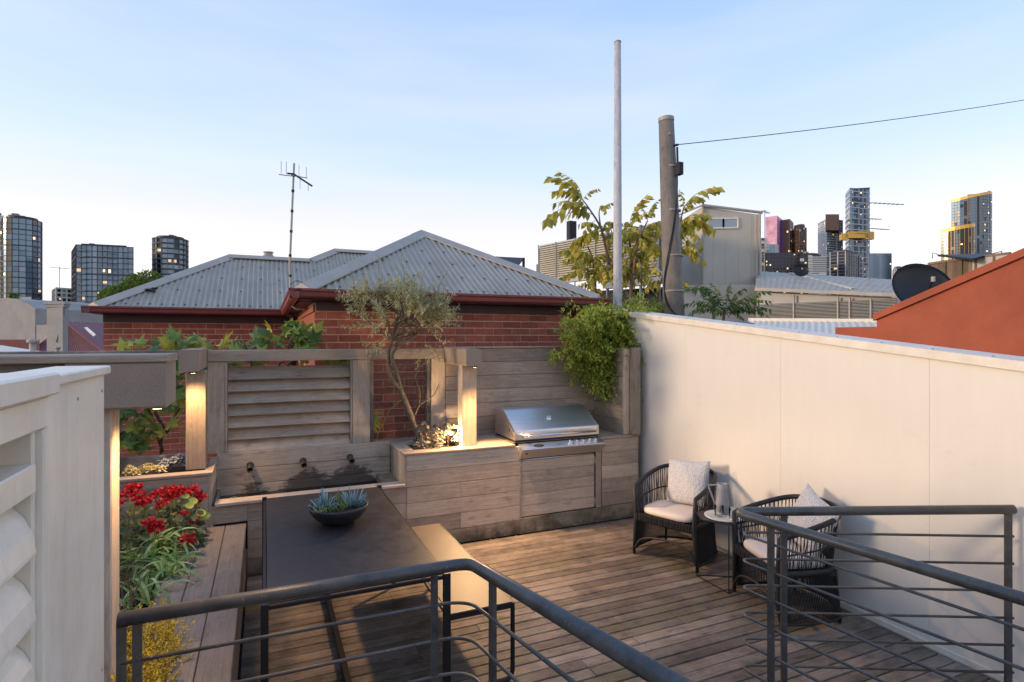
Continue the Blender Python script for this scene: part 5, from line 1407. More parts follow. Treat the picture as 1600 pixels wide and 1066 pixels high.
zh = lambda y, T: at(0, y, T).z
TG = 'distant towers on the left skyline'
tower('apartment_tower', 'round blue glass apartment tower at far left, tallest of the left skyline', rnd_fp(3, 67, 330), zh(341, 330), 3.1, 2.3, [GA, GB, GC, GG], [4, 4, 1, .5], SLB, SLB, band=3, lit=.02, seed=3, group=TG, slab_h=.28, mw=.3)
tower('apartment_tower', 'sliver of a pale tower cut off by the left edge of the photo', box_fp(-30, 5, 345, 20), zh(337, 345), 3.1, 3.2, [GC, GG], [2, 1], WHT, WHT, lit=.02, seed=13, group=TG)
tower('apartment_tower', 'wide rectangular blue glass apartment tower with dark roof band, middle of the left skyline', box_fp(112, 208, 300, 26, split=119), zh(382, 300), 3.0, 2.3, [GA, GB, GC, GD], [4, 3, 1.6, .6], SLB, SLB, band=3, lit=.02, seed=5, group=TG, slab_h=.3, mw=.28)
tower('apartment_tower', 'shorter round dark glass apartment tower rising over the hip of the grey roof', rnd_fp(239, 294, 330), zh(371, 330), 3.0, 2.3, [GA, GB, GD, GC], [3, 3, 1, 1], SLB, SLG, band=0, lit=.02, seed=8, group=TG, slab_h=.7, out=.7, mw=.25)
tower('office_block', 'small gridded beige office block between the two larger left towers', box_fp(82, 112, 330, 20, split=88), zh(449, 330), 2.6, 2.4, [GD, GC], [2, 1], WHT, WHT, lit=.02, seed=9, group=TG, plant=False, slab_h=.9, mw=.8)
tower('low_dark_block', 'low dark block at the foot of the round blue tower', box_fp(50, 76, 320, 20), zh(505, 320), 3.0, 3.0, [GD], [1], SLG, None, lit=.0, seed=10, group=TG, plant=False)
T2 = 800; CG = 'city towers on the right skyline'
tower('city_tower', 'pale pink faced tower with purple side, left in the city cluster', box_fp(1196, 1223, T2, 30, split=1214), zh(340, T2), 6, 5, [PNK, PNK, WHT], [3, 2, .6], PNK, None, lit=.0, seed=21, group=CG, ztops=[zh(342, T2), zh(337, T2), zh(338, T2), zh(342, T2)], plant=False, slab_h=.2, out=.1)
tower('city_tower', 'brown and purple stepped tower directly right of the pink tower', box_fp(1219, 1240, T2 + 5, 30, split=1234), zh(341, T2), 4, 4, [BRN, PRP], [3, 1.4], BRN, None, lit=.01, seed=22, group=CG, plant=False, slab_h=.3, out=.1)
tower('city_tower', 'dark brown gridded tower right of the purple tower', box_fp(1238, 1260, T2 - 10, 30, split=1249), zh(356, T2), 3.6, 4.5, [GD, BRN], [2, 1], BRN, BRN, lit=.02, seed=23, group=CG, slab_h=.8, mw=1.2, plant=True)
tower('office_block', 'small white block at the left foot of the pink tower', box_fp(1186, 1198, T2 - 60, 25), zh(372, T2 - 60), 3.6, 4, [WHT, GC, GD], [3, 1, 1], WHT, None, lit=.0, seed=24, group=CG, plant=False)
tower('office_block', 'grey glazed block below the pink billboard face', box_fp(1197, 1216, T2 - 70, 20), zh(382, T2 - 70), 3.6, 4, [GC, SLG, GB], [2, 2, 1], SLG, WHT, lit=.01, seed=25, group=CG, plant=False)
tower('office_block', 'dark block dotted with small square windows behind the roof dish', box_fp(1196, 1250, T2 - 120, 40), zh(395, T2 - 120), 4.2, 4.2, [GD, GD, GC], [6, 4, 1.2], SLB, SLB, lit=.06, seed=26, group=CG, slab_h=1.6, mw=1.6, plant=False)
tower('office_block', 'low dark building with bright strip at the roof in the gap of the skyline', box_fp(1250, 1282, T2 - 130, 30), zh(398, T2 - 130), 4, 4.5, [GD, WHT], [4, 1], SLB, None, lit=.08, seed=27, group=CG, plant=True)
tower('office_block', 'light grey louvred block left of the dark grid building', box_fp(1269, 1291, T2 - 180, 30), zh(401, T2 - 180), 2.4, 9, [SLG, SLW], [1, 2], SLW, None, lit=.0, seed=28, group=CG, slab_h=1.0, out=.5, plant=False)
tower('city_tower', 'white sided tower with striped blue front and brown crown in the city centre', box_fp(1278, 1317, T2 + 20, 34, split=1292), zh(337, T2), 3.4, 3.6, [GB, GA, SLW], [2, 3, 2], SLW, None, lit=.015, seed=29, group=CG, slab_h=1.2, out=.4, plant=False)
q0 = box_fp(1290, 1311, T2 + 8, 20)
tower('tower_crown', 'brown crown block on top of the white sided striped tower', q0, zh(333, T2), 3.4, 4, [BRN], [1], BRN, None, lit=0, seed=30, group=CG, plant=False, z0=zh(358, T2), slab_h=.4, out=.1)
tt = tower('city_tower', 'tallest dark tower with white floor bands and orange collar in the city cluster', box_fp(1321, 1359, T2, 34, split=1328), zh(292, T2), 3.9, 3.6, [GA, GD, GB], [4, 3, 1], SLW, None, lit=.015, seed=31, group=CG, slab_h=1.1, out=.5, ztops=[zh(294, T2), zh(294, T2), zh(289, T2), zh(290, T2)], plant=False, slab_every=2)
q = MB()
for (x0, x1, y0, y1) in ((1321, 1359, 364, 372), (1315, 1325, 366, 375), (1352, 1366, 362, 374), (1328, 1352, 362, 366)):
    a, b = at(x0, y1, T2 - 3), at(x1, y0, T2 - 3); o_ = FWD * 6
    q.add([a, Vector((b.x, b.y, a.z)), b, Vector((a.x, a.y, b.z)), a + o_, Vector((b.x, b.y, a.z)) + o_, b + o_, Vector((a.x, a.y, b.z)) + o_], [(0, 1, 2, 3), (4, 5, 6, 7), (0, 1, 5, 4), (1, 2, 6, 5), (2, 3, 7, 6), (3, 0, 4, 7)])
q.build('orange_collar', GLD, tt)
tower('office_block', 'dark office block with pale vertical frame in front of the tallest tower', box_fp(1297, 1343, T2 - 150, 30, split=1321), zh(392, T2 - 150), 3.6, 8, [GD, GD, GG], [4, 3, .6], SLG, SLW, lit=.015, seed=32, group=CG, slab_h=.5, mw=.9, plant=True)
tower('office_block', 'plain blue glass office block right of the tallest tower', box_fp(1359, 1393, T2 - 100, 30), zh(396, T2 - 100), 3.8, 4, [GB, GA], [3, 2], GB, None, lit=.015, seed=33, group=CG, plant=False, slab_h=.3)
tower('office_block', 'small beige apartment block at the right end of the city cluster', box_fp(1394, 1408, T2 - 180, 20, split=1401), zh(419, T2 - 180), 3, 3, [GD, WHT], [1, 1], WHT, None, lit=.0, seed=34, group=CG, plant=True)
T3 = 700
def curved_fp(p0, p1, T, dep, bow, n=8):
    a, b = at(p0, 528, T + dep * .4), at(p1, 528, T); out = []
    for i in range(n + 1):
        f = i / n; out.append(a.lerp(b, f) - FWD * bow * 4 * f * (1 - f))
    return out + [b * (1 + dep / T), a * (1 + dep / T)]
fp = curved_fp(1487, 1550, T3, 30, 12); zt = [zh(309 - 9 * i / 8, T3) for i in range(9)] + [zh(301, T3), zh(309, T3)]
tower('city_tower', 'tall curved dark glass tower with gold edges, rear one of the pair at right', fp, zh(301, T3), 3.6, 3.0, [GA, GD, GG], [4, 3, 1.5], SLB, SLG, ztops=zt, lit=.015, seed=41, group=CG, plant=False, slab_h=.3, out=.15, mw=.35)
fp2 = curved_fp(1470, 1523, T3 - 60, 30, 10); zt2_ = [zh(356 - 6 * i / 8, T3 - 60) for i in range(9)] + [zh(350, T3 - 60), zh(356, T3 - 60)]
tower('city_tower', 'shorter curved glass tower with gold crown in front of the taller one at right', fp2, zh(350, T3 - 60), 3.6, 3.0, [GA, GD, GG], [3, 3, 1.6], SLB, GLD, ztops=zt2_, lit=.015, seed=42, group=CG, plant=False, slab_h=.3, out=.15, mw=.3)
for nm, f_, z_, lab in (('roof_crown', fp, zt, 'gold roof edge band of the taller curved tower'), ('roof_crown', fp2, zt2_, 'gold roof edge band of the shorter curved tower')):
    q = MB(); vs = []
    for p, z in zip(f_[:9], z_[:9]): vs += [(p - FWD * .4).to_tuple()[:2] + (z - (3.6 if z_ is zt2_ else 2.8),), (p - FWD * .4).to_tuple()[:2] + (z + .5,), (p + FWD * 2).to_tuple()[:2] + (z + .5,)]
    q.add(vs, [(3 * i + j, 3 * i + 3 + j, 3 * i + 4 + j, 3 * i + 1 + j) for i in range(8) for j in (0, 1)])
    par = [o for o in bpy.data.objects if o.name.startswith('city_tower') and o.type == 'EMPTY'][-2 if z_ is zt else -1]
    q.build('gold_crown', GLD, par)
# balconies down the corners and the recess of the left towers
def balconies(par, cols, T, y0, fl, mat, depth=1.3):
    q = MB()
    for px0, px1 in cols:
        a, b = at(px0, 528, T - .3), at(px1, 528, T - .3); u_ = a.copy(); u_.z = 0; u_.normalize(); z = zh(y0, T) - fl
        while z > 12:
            for h, th in ((0, .28), (.75, .10)):
                vs = [a, b, b - u_ * depth, a - u_ * depth] if h == 0 else [a - u_ * depth * .93, b - u_ * depth * .93, b - u_ * depth, a - u_ * depth]
                q.add([(v.x, v.y, z + h) for v in vs] + [(v.x, v.y, z + h + th) for v in vs], [(0, 3, 2, 1), (4, 5, 6, 7), (0, 1, 5, 4), (1, 2, 6, 5), (2, 3, 7, 6), (3, 0, 4, 7)])
            z -= fl
    q.build('balcony', mat, par, kind='stuff')
tl = [o for o in bpy.data.objects if o.type == 'EMPTY' and o.name.startswith('apartment_tower')]
tl.sort(key=lambda o: o.name)
balconies(tl[2], [(121, 133), (160, 171), (197, 206)], 300, 384, 3.0, SLG)
balconies(tl[0], [(9, 17), (54, 62)], 336, 345, 3.1, SLG)
balconies(tl[3], [(242, 250), (283, 291)], 336, 374, 3.0, SLG)
# distant antennas
def antenna(p, ztop_, arms, lab, r=.02):
    t = thing('roof_antenna', lab, 'antenna', tuple(p)); q = MB(); q.tube([p, Vector((p.x, p.y, ztop_))], r, 6); q.build('mast', M['steel_grey'], t)
    for a, b in arms: q = MB(); q.tube([a, b], r * .7, 5); 
    for a, b in arms:
        q = MB(); q.tube([a, b], r * .8, 5)
        d_ = (b - a)
        for i in range(7):
            c = a + d_ * (.1 + .13 * i); q.tube([c - FWD * .25 - Vector((0, 0, .04)), c + FWD * .25 + Vector((0, 0, .04))], r * .4, 4)
        q.build('aerial_arm', M['steel_grey'], t)
TA = 26
antenna(at(1358, 444, TA), at(0, 312, TA).z, [(at(1359, 317, TA), at(1412, 320, TA)), (at(1340, 341, TA), at(1377, 343, TA)), (at(1356, 357, TA), at(1389, 359, TA))], 'tall thin mast with three long horizontal aerials on the warehouse roof', .022)
antenna(at(1195, 440, TA), at(0, 328, TA).z, [(at(1191, 329, TA), at(1202, 334, TA))], 'thin mast with one small aerial at the left end of the warehouse roof', .015)
antenna(at(93, 449, 60), at(0, 417, 60).z, [(at(79, 418, 60), at(108, 420, 60))], 'small aerial on a thin mast above the beige block on the left', .03)

# ------------------------------------------------------------------ plants
def leaf(q, p, dv, nv, L, Wd, fold=.25, curl=.15, mi=0):
    dv = dv.normalized(); s_ = dv.cross(nv)
    if s_.length < 1e-4: s_ = dv.cross(Vector((.3, .5, .8)))
    s_.normalize(); up = s_.cross(dv)
    a = p; b = p + dv * L * .45 + s_ * Wd / 2 + up * Wd * fold; c = p + dv * L - up * L * curl; d_ = p + dv * L * .45 - s_ * Wd / 2 + up * Wd * fold; m_ = p + dv * L * .5
    q.add([a, b, c, d_, m_], [(0, 1, 4), (1, 2, 4), (0, 4, 3), (4, 2, 3)], mi)
def rv(rr, z=1): 
    v = Vector((rr.gauss(0, 1), rr.gauss(0, 1), rr.gauss(0, 1) * z)); return v.normalized()
def shoot(q, w, rr, p, dv, L, nl, ll, lw, sag=.0, r=.003, spread=.9):
    """twig with leaves; q collects leaves, w wood"""
    pts = [Vector(p)]; d_ = dv.normalized(); st_ = 6
    for i in range(st_):
        d_ = (d_ + rv(rr) * .18 + Vector((0, 0, -sag))).normalized(); pts.append(pts[-1] + d_ * L / st_)
    if w is not None: w.tube(pts, [r * (1 - .7 * i / st_) for i in range(st_ + 1)], 3, cap=False)
    for i in range(nl):
        f = .12 + .88 * i / nl * 1.0; f = min(f, .999) * st_; j = int(f); c = pts[j].lerp(pts[j + 1], f - j); t = (pts[j + 1] - pts[j]).normalized()
        o_ = rv(rr); o_ = (o_ - t * o_.dot(t)).normalized()
        leaf(q, c, t * rr.uniform(.3, .8) + o_ * spread, Vector((0, 0, 1)) + rv(rr) * .5, ll * rr.uniform(.65, 1.15), lw * rr.uniform(.7, 1.1))
    return pts
# olive
rr = random.Random(11)
ol = thing('olive_tree', 'small gnarled olive tree with open silvery crown growing in the timber planter', 'tree', (1.45, 5.66, .9))
tk = MB()
tp = [(1.475, 5.66, .86), (1.44, 5.66, 1.0), (1.36, 5.65, 1.2), (1.27, 5.64, 1.42), (1.24, 5.63, 1.50)]
tk.tube(bez(tp, 4), [.036 - .0006 * i for i in range(17)], 10)
tk.tube(bez([(1.24, 5.63, 1.5), (1.16, 5.62, 1.58), (1.125, 5.62, 1.70), (1.13, 5.62, 1.86), (1.17, 5.62, 2.02), (1.2, 5.6, 2.2)], 4), [.027 - .0008 * i for i in range(21)], 8)
tk.tube(bez([(1.245, 5.63, 1.49), (1.20, 5.6, 1.66), (1.15, 5.58, 1.82), (1.24, 5.58, 1.94), (1.38, 5.58, 2.02), (1.5, 5.6, 2.18)], 4), [.023 - .0007 * i for i in range(21)], 8)
tk.tube(bez([(1.37, 5.65, 1.18), (1.42, 5.62, 1.3), (1.435, 5.6, 1.45), (1.39, 5.6, 1.62), (1.5, 5.58, 1.78)], 4), [.009 - .0003 * i for i in range(17)], 6)
tk.tube(bez([(1.425, 5.61, 1.32), (1.52, 5.6, 1.38), (1.58, 5.6, 1.42), (1.63, 5.6, 1.52)], 4), [.008 - .0003 * i for i in range(13)], 6)
lv = MB(); hubs = []
cc_ = Vector((1.27, 5.6, 2.18))
for i in range(26):
    a = rr.uniform(0, 6.283); e_ = rr.uniform(-.15, 1.2); rad = rr.uniform(.2, .42)
    h = cc_ + Vector((math.cos(a) * math.cos(e_) * rad * 1.1, math.sin(a) * math.cos(e_) * rad * .8, math.sin(e_) * rad * .95 + .0))
    st_ = Vector(rr.choice([(1.17, 5.62, 1.98), (1.2, 5.6, 2.15), (1.38, 5.58, 2.02), (1.48, 5.6, 2.12), (1.2, 5.6, 1.9)]))
    tk.tube(bez([st_, st_.lerp(h, .5) + rv(rr) * .04, h], 4), [.009 - .0007 * j for j in range(9)], 5)
    hubs.append(h)
for h in hubs:
    for j in range(11):
        d_ = (h - cc_).normalized() * .55 + rv(rr) * .8 + Vector((0, 0, .45))
        shoot(lv, tk, rr, h + rv(rr) * .03, d_, rr.uniform(.14, .30), 28, .048, .0125, sag=-.02, r=.0025)
for i in range(7):
    shoot(lv, tk, rr, Vector((1.5, 5.58, 1.9)) + rv(rr) * .08, Vector((.5, 0, -.3)) + rv(rr) * .6, rr.uniform(.15, .3), 24, .042, .0105, sag=.06, r=.0025)
    shoot(lv, tk, rr, Vector((.98, 5.55, 1.92)) + rv(rr) * .06, Vector((-.4, 0, -.1)) + rv(rr) * .6, rr.uniform(.12, .25), 22, .042, .0105, sag=.05, r=.0025)
for i in range(9):
    x = rr.uniform(.85, 1.7); shoot(lv, tk, rr, Vector((x, 5.6, 2.42 - .25 * abs(x - 1.27))), Vector((rr.uniform(-.25, .25), 0, 1)), rr.uniform(.26, .44), 34, .048, .0105, sag=-.02, r=.003)
tk.build('trunk', M['bark'], ol, smooth=True); lv.build('crown', M['olive'], ol)
# succulent rosettes
def rosette(n, R_, H_, seed):
    rr = random.Random(seed); q = MB()
    for i in range(n):
        a = i * 2.4; f = (i + 1) / n; e_ = 1.35 - 1.2 * f
        d_ = Vector((math.cos(a) * math.cos(e_), math.sin(a) * math.cos(e_), math.sin(e_)))
        s_ = Vector((-math.sin(a), math.cos(a), 0)); L = R_ * (.45 + .6 * f); w = L * .34; b = Vector((0, 0, H_ * (1 - f)))
        up = s_.cross(d_)
        q.add([b, b + d_ * L * .6 + s_ * w, b + d_ * L + up * .15 * L, b + d_ * L * .6 - s_ * w, b + d_ * L * .55 - up * w * .5, b + d_ * L * .5 + up * w * .12], [(0, 1, 5), (1, 2, 5), (0, 5, 3), (5, 2, 3), (0, 4, 1), (1, 4, 2), (0, 3, 4), (4, 3, 2)])
    return q
ro = [rosette(18, .05, .03, s_).mesh('rosette', M['succ_grey']) for s_ in (1, 2, 3)]
sp = thing('succulent_clump', 'clump of grey green rosette succulents round the foot of the olive tree', 'succulent', (1.55, 5.55, .91))
for i in range(46):
    x = rr.uniform(1.36, 1.82); y = rr.uniform(5.36, 5.74)
    if y < 5.4 and x > 1.76: continue
    z = .925 + rr.uniform(0, .05) + (.07 if rr.random() < .35 else 0) + max(0, (x - 1.55)) * .25
    link_mesh('rosette', ro[i % 3], sp, (x, y, z), (rr.uniform(-.5, .5), rr.uniform(-.4, .4), rr.uniform(0, 6)), (rr.uniform(.7, 1.25),) * 3)
q = MB()
for i in range(16):
    x, y = rr.uniform(1.4, 1.78), rr.uniform(5.45, 5.75); z = rr.uniform(.98, 1.12)
    q.tube([(x, y, .9), (x + rr.uniform(-.03, .03), y, z)], .006, 5)
    link_mesh('rosette', ro[i % 3], sp, (x, y, z), (rr.uniform(-.5, .5), rr.uniform(-.4, .4), rr.uniform(0, 6)), (rr.uniform(.7, 1.0),) * 3)
q.build('stem', M['bark_red'], sp, kind='stuff')
# spike light in the planter
sl_t = thing('garden_spotlight', 'small lit spotlight glowing among the succulents left of the light post', 'spotlight', (1.765, 5.43, .92))
q = MB(); q.tube([(1.765, 5.44, .9), (1.765, 5.44, .985)], .006, 6); q.build('spike', M['black'], sl_t)
lc = Vector((1.765, 5.43, 1.0)); ldv = Vector((-.25, -.75, .5))
bd_ = lathe_at([(.022, -.05), (.026, -.03), (.027, .01), (.024, .01), (.022, .002)], lc, ldv, 14).build('lamp_body', M['black'], sl_t, smooth=True)
M['bulb'] = plain('spotlight_lens', (1, .85, .6), .3, emit=(1, .75, .42), es=60)
lathe_at([(.0001, .004), (.021, .003)], lc, ldv, 14).build('lamp_lens', M['bulb'], sl_t)
ld = bpy.data.lights.new('spotlight_lamp', 'POINT'); ld.energy = 5; ld.color = (1, .7, .38); ld.shadow_soft_size = .02
lo = bpy.data.objects.new('spotlight_lamp', ld); C.objects.link(lo); lo.parent = sl_t; lo.location = lc + ldv * .035 - Vector((1.765, 5.43, .92))
# left planter plants
sp2 = thing('succulent_clump', 'cream yellow succulent cushion in the left planter', 'succulent', (-.88, 5.42, .85))
roc = [rosette(18, .045, .03, s_).mesh('rosette', M['succ_cream']) for s_ in (4, 5)]
for i in range(26): link_mesh('rosette', roc[i % 2], sp2, (rr.uniform(-1.02, -.76), rr.uniform(5.36, 5.5), .87 + rr.uniform(0, .06)), (rr.uniform(-.5, .5), rr.uniform(-.4, .4), rr.uniform(0, 6)))
sp3 = thing('succulent_clump', 'silver grey succulent cushion beside the cream one in the left planter', 'succulent', (-.68, 5.6, .85))
M['silver'] = leafmat('silver_succulent', [(.22, .23, .24), (.4, .41, .42)], scale=9, trans=.05)
ros = [rosette(22, .055, .03, s_).mesh('rosette', M['silver']) for s_ in (6, 7)]
for i in range(22): link_mesh('rosette', ros[i % 2], sp3, (rr.uniform(-.82, -.58), rr.uniform(5.5, 5.7), .88 + rr.uniform(0, .08)), (rr.uniform(-.5, .5), rr.uniform(-.4, .4), rr.uniform(0, 6)))
# vine over the back corner
rr = random.Random(17)
vn = thing('climbing_vine', 'bushy yellow green vine tumbling over the fence in the back corner above the barbecue', 'vine', (3.7, 5.9, 1.9))
lv = MB(); tk = MB()
for i in range(400):
    x = min(4.15, max(3.05, rr.gauss(3.66, .29))); y = rr.uniform(5.62, 6.0); z = rr.uniform(1.85, 2.3) - .5 * max(0, 3.5 - x)
    d_ = Vector((rr.uniform(-.6, .5), -.7 + rr.uniform(-.3, .4), rr.uniform(-.1, .9)))
    L = rr.uniform(.22, .55); shoot(lv, tk, rr, (x, y, z), d_, L, int(L * 72), .058, .022, sag=.22, r=.002)
for i in range(300):
    x = rr.uniform(3.4, 3.95); y = rr.uniform(5.45, 5.75); z = rr.uniform(1.6, 2.05)
    L = rr.uniform(.18, .42); shoot(lv, tk, rr, (x, y, z), Vector((rr.uniform(-.4, .3), -.2, -.5)), L, int(L * 75), .05, .02, sag=.2, r=.002)
for i in range(60):
    x = rr.uniform(3.3, 3.6); y = rr.uniform(5.6, 5.86); z = rr.uniform(1.65, 1.95)
    shoot(lv, tk, rr, (x, y, z), Vector((-.6, -.2, -.2)), rr.uniform(.15, .4), 26, .038, .013, sag=.15, r=.002)
for i in range(22):
    x = rr.uniform(3.85, 4.15); y = rr.uniform(5.35, 5.7); z = rr.uniform(1.55, 2.25)
    shoot(lv, tk, rr, (min(x, 3.92) if z < 2.2 else x, y, z), Vector((rr.uniform(-.2, .1), -.5, -.6)), rr.uniform(.25, .5), 26, .036, .013, sag=.2, r=.002)
lv.build('foliage', M['vine'], vn); tk.build('stems', M['bark_red'], vn, kind='stuff')
# fig leaves
def fig_mesh(seed):
    rr = random.Random(seed); pts = []; tips = [(-130, .55), (-75, .8), (-28, 1.0), (28, 1.0) if seed % 2 else (20, .92), (75, .8), (130, .55)]
    tips = [(-140, .45), (-105, .62), (-85, .38), (-52, .9), (-28, .5), (0, 1.08), (28, .5), (52, .9), (85, .38), (105, .62), (140, .45), (180, .08)]
    q = MB(); vs = [Vector((0, 0, .0))]
    for a, r in tips:
        a = R(a + rr.uniform(-6, 6)); r *= rr.uniform(.9, 1.1)
        vs.append(Vector((math.sin(a) * r * .09, math.cos(a) * r * .1, -.03 * r * r + rr.uniform(-.006, .006))))
    n = len(tips); q.add(vs, [(0, i + 1, (i + 1) % n + 1) for i in range(n)])
    q.tube([(0, -.008, 0), (0, -.07, -.01)], .0018, 4)
    return q.mesh('leaf', M['fig'])
fm = [fig_mesh(i) for i in range(5)]
def fig_tree(name, lab, base, regions, n, seed, group=None, stems=()):
    rr = random.Random(seed); t = thing(name, lab, 'fig tree', base, group=group)
    w = MB()
    for s_ in stems: w.tube(bez(s_, 4), [max(.004, .016 - .0008 * i) for i in range((len(s_) - 1) * 4 + 1)], 6)
    w.build('branches', M['bark'], t, smooth=True)
    for i in range(n):
        (x0, x1, y0, y1, z0, z1) = rr.choice(regions)
        sc_ = rr.uniform(.85, 1.5)
        link_mesh('leaf', rr.choice(fm), t, (rr.uniform(x0, x1), rr.uniform(y0, y1), rr.uniform(z0, z1)), (R(rr.uniform(15, 85)), R(rr.uniform(-35, 35)), rr.uniform(-.9, .9) if rr.random() < .7 else rr.uniform(0, 6.28)), (sc_,) * 3)
    return t
FGp = 'fig trees behind the fence'
fig_tree('fig_tree', 'dark leafed fig tree filling the opening left of the louvre behind the fence', (-1.0, 6.5, -3), [(-1.75, -.5, 6.1, 6.6, 1.0, 1.75), (-1.75, -.5, 6.1, 6.7, 1.2, 1.8), (-1.2, -.5, 6.1, 6.4, 1.5, 1.98), (-1.6, -1.0, 6.05, 6.3, .9, 1.4), (-1.75, -.55, 6.0, 6.3, .95, 1.5)], 285, 3, FGp,
         stems=[[(-.95, 6.35, -3), (-.93, 6.35, .6), (-.85, 6.3, 1.1), (-.72, 6.3, 1.4), (-.62, 6.3, 1.8)], [(-.9, 6.35, .9), (-1.0, 6.3, 1.3), (-1.15, 6.3, 1.6), (-1.2, 6.3, 1.9)], [(-.86, 6.3, 1.1), (-.95, 6.25, 1.35), (-.78, 6.2, 1.55), (-.85, 6.2, 1.75)], [(-1.4, 6.4, -3), (-1.45, 6.4, 1.0), (-1.5, 6.3, 1.7)]])
fig_tree('fig_tree', 'yellow green fig shoots showing above the louvre frame before the brick wall', (.1, 6.4, -3), [(-.30, .46, 6.12, 6.45, 1.82, 2.02), (-.85, -.35, 6.12, 6.4, 1.85, 2.0), (-.1, .42, 6.12, 6.4, 1.9, 2.1), (-.3, .8, 6.08, 6.2, 1.72, 1.86), (.2, .5, 6.12, 6.3, 1.95, 2.16)], 95, 4, FGp,
         stems=[[(.1, 6.4, -3), (.1, 6.4, 1.2), (.2, 6.35, 1.8), (.32, 6.3, 2.15)], [(.1, 6.4, 1.2), (-.1, 6.35, 1.7), (-.2, 6.3, 1.98)], [(.12, 6.4, 1.4), (-.4, 6.3, 1.75), (-.75, 6.3, 1.97)], [(.2, 6.35, 1.7), (.38, 6.3, 1.85), (.45, 6.3, 2.0)]])
q = MB()
for i in range(14): leaf(q, Vector((1.02, 5.99, 1.22 - .01 * i)), Vector((.7, 0, -.2 - .05 * i)) + rv(rr) * .2, Vector((0, -1, .3)), .12, .03)
q.tube([(1.0, 6.1, .4), (1.1, 6.05, 1.0), (1.22, 6.0, 1.25), (1.35, 6.0, 1.35)], .004, 4)
tag(q.build('fern_sprig', M['vine'], None, org=(1.02, 6.0, 1.2)), 'small green sprig poking through the mesh bay before the brick wall', 'plant')
# trees of heaven (compound leaves)
def frond_mesh(seed, mat, Lr=1.0, npair=11, ll=.2, lw=.075):
    rr = random.Random(seed); q = MB(); pts = [Vector((0, Lr * f, .10 * Lr * math.sin(f * 3.0) - .24 * Lr * f ** 2.2)) for f in [i / 10 for i in range(11)]]
    q.tube(pts, [.011 - .0008 * i for i in range(11)], 4, cap=False)
    for i in range(npair):
        f = .14 + .84 * i / npair; j = min(int(f * 10), 9); c = pts[j].lerp(pts[j + 1], f * 10 - j); t = (pts[j + 1] - pts[j]).normalized()
        for s_ in (-1, 1):
            if rr.random() < .1: continue
            d_ = Vector((s_ * rr.uniform(.2, 1), rr.uniform(-.1, .5), -rr.uniform(.5, 1.7))) + t * .2
            L = ll * rr.uniform(.7, 1.1) * (1 - .35 * abs(f - .5)); s2 = Vector((0, 0, 1)) + rv(rr) * .6
            d_.normalize(); sd_ = d_.cross(s2).normalized(); up = sd_.cross(d_); w = lw / 2 * rr.uniform(.8, 1.1)
            q.add([c, c + d_ * L * .25 + sd_ * w, c + d_ * L * .6 + sd_ * w * .8 - up * .02, c + d_ * L - up * .06 * rr.uniform(.2, 1.3), c + d_ * L * .6 - sd_ * w * .8 - up * .02, c + d_ * L * .25 - sd_ * w, c + d_ * L * .4 + up * .012], [(0, 1, 6), (1, 2, 6), (2, 3, 6), (3, 4, 6), (4, 5, 6), (5, 0, 6)])
    return q.mesh('leaf', mat)
def place_frond(t, me, p, e_, L0=1.0, roll=0):
    v = e_ - p; L = v.length; k_ = L / L0
    # frond lies along +Y, drooping in -Z: aim +Y at the target, raised a bit as the tip sags
    tgt = (v + Vector((0, 0, .25 * L))).normalized()
    q_ = tgt.to_track_quat('Y', 'Z'); link_mesh('leaf', me, t, p, (q_ @ Euler((0, roll, 0)).to_quaternion()).to_euler(), (k_,) * 3)
fa = [frond_mesh(i, M['ail'], npair=8, lw=.14, ll=.29) for i in range(5)]; fd_ = [frond_mesh(20 + i, M['ail_dk'], npair=11, ll=.2, lw=.06) for i in range(4)]
TT = 12.5
ah = thing('heaven_tree', 'spindly tree with yellowing compound leaves behind the white pole and timber pole', 'tree', tuple(at(980, 1000, TT)))
rr = random.Random(5)
st_l = [[(972, 620), (962, 450), (956, 425), (948, 395), (939, 357), (921, 327), (910, 312)], [(990, 620), (987, 476), (986, 430), (985, 395), (984, 368), (990, 345)], [(982, 620), (985, 476), (990, 430), (993, 400), (1000, 370), (1012, 345)], [(935, 620), (930, 463), (928, 430), (926, 404), (918, 385)], [(1020, 620), (1027, 480), (1034, 440), (1050, 390), (1062, 350), (1068, 325)], [(939, 357), (936, 335), (938, 322)]]
w = MB(); zdir = {}
for k_, s_ in enumerate(st_l):
    off = (0, .3, -.3, .2, .5, 0)[k_]; pts = [at(x, y, TT + off) for x, y in s_]
    if k_ < 5: pts[0].z = -3
    pp_ = bez(pts, 4); n_ = len(pp_); w.tube(pp_, [(.045 if k_ < 5 else .02) * (1 - .75 * i / n_) for i in range(n_)], 7)
w.build('trunk', M['bark_red'], ah, smooth=True)
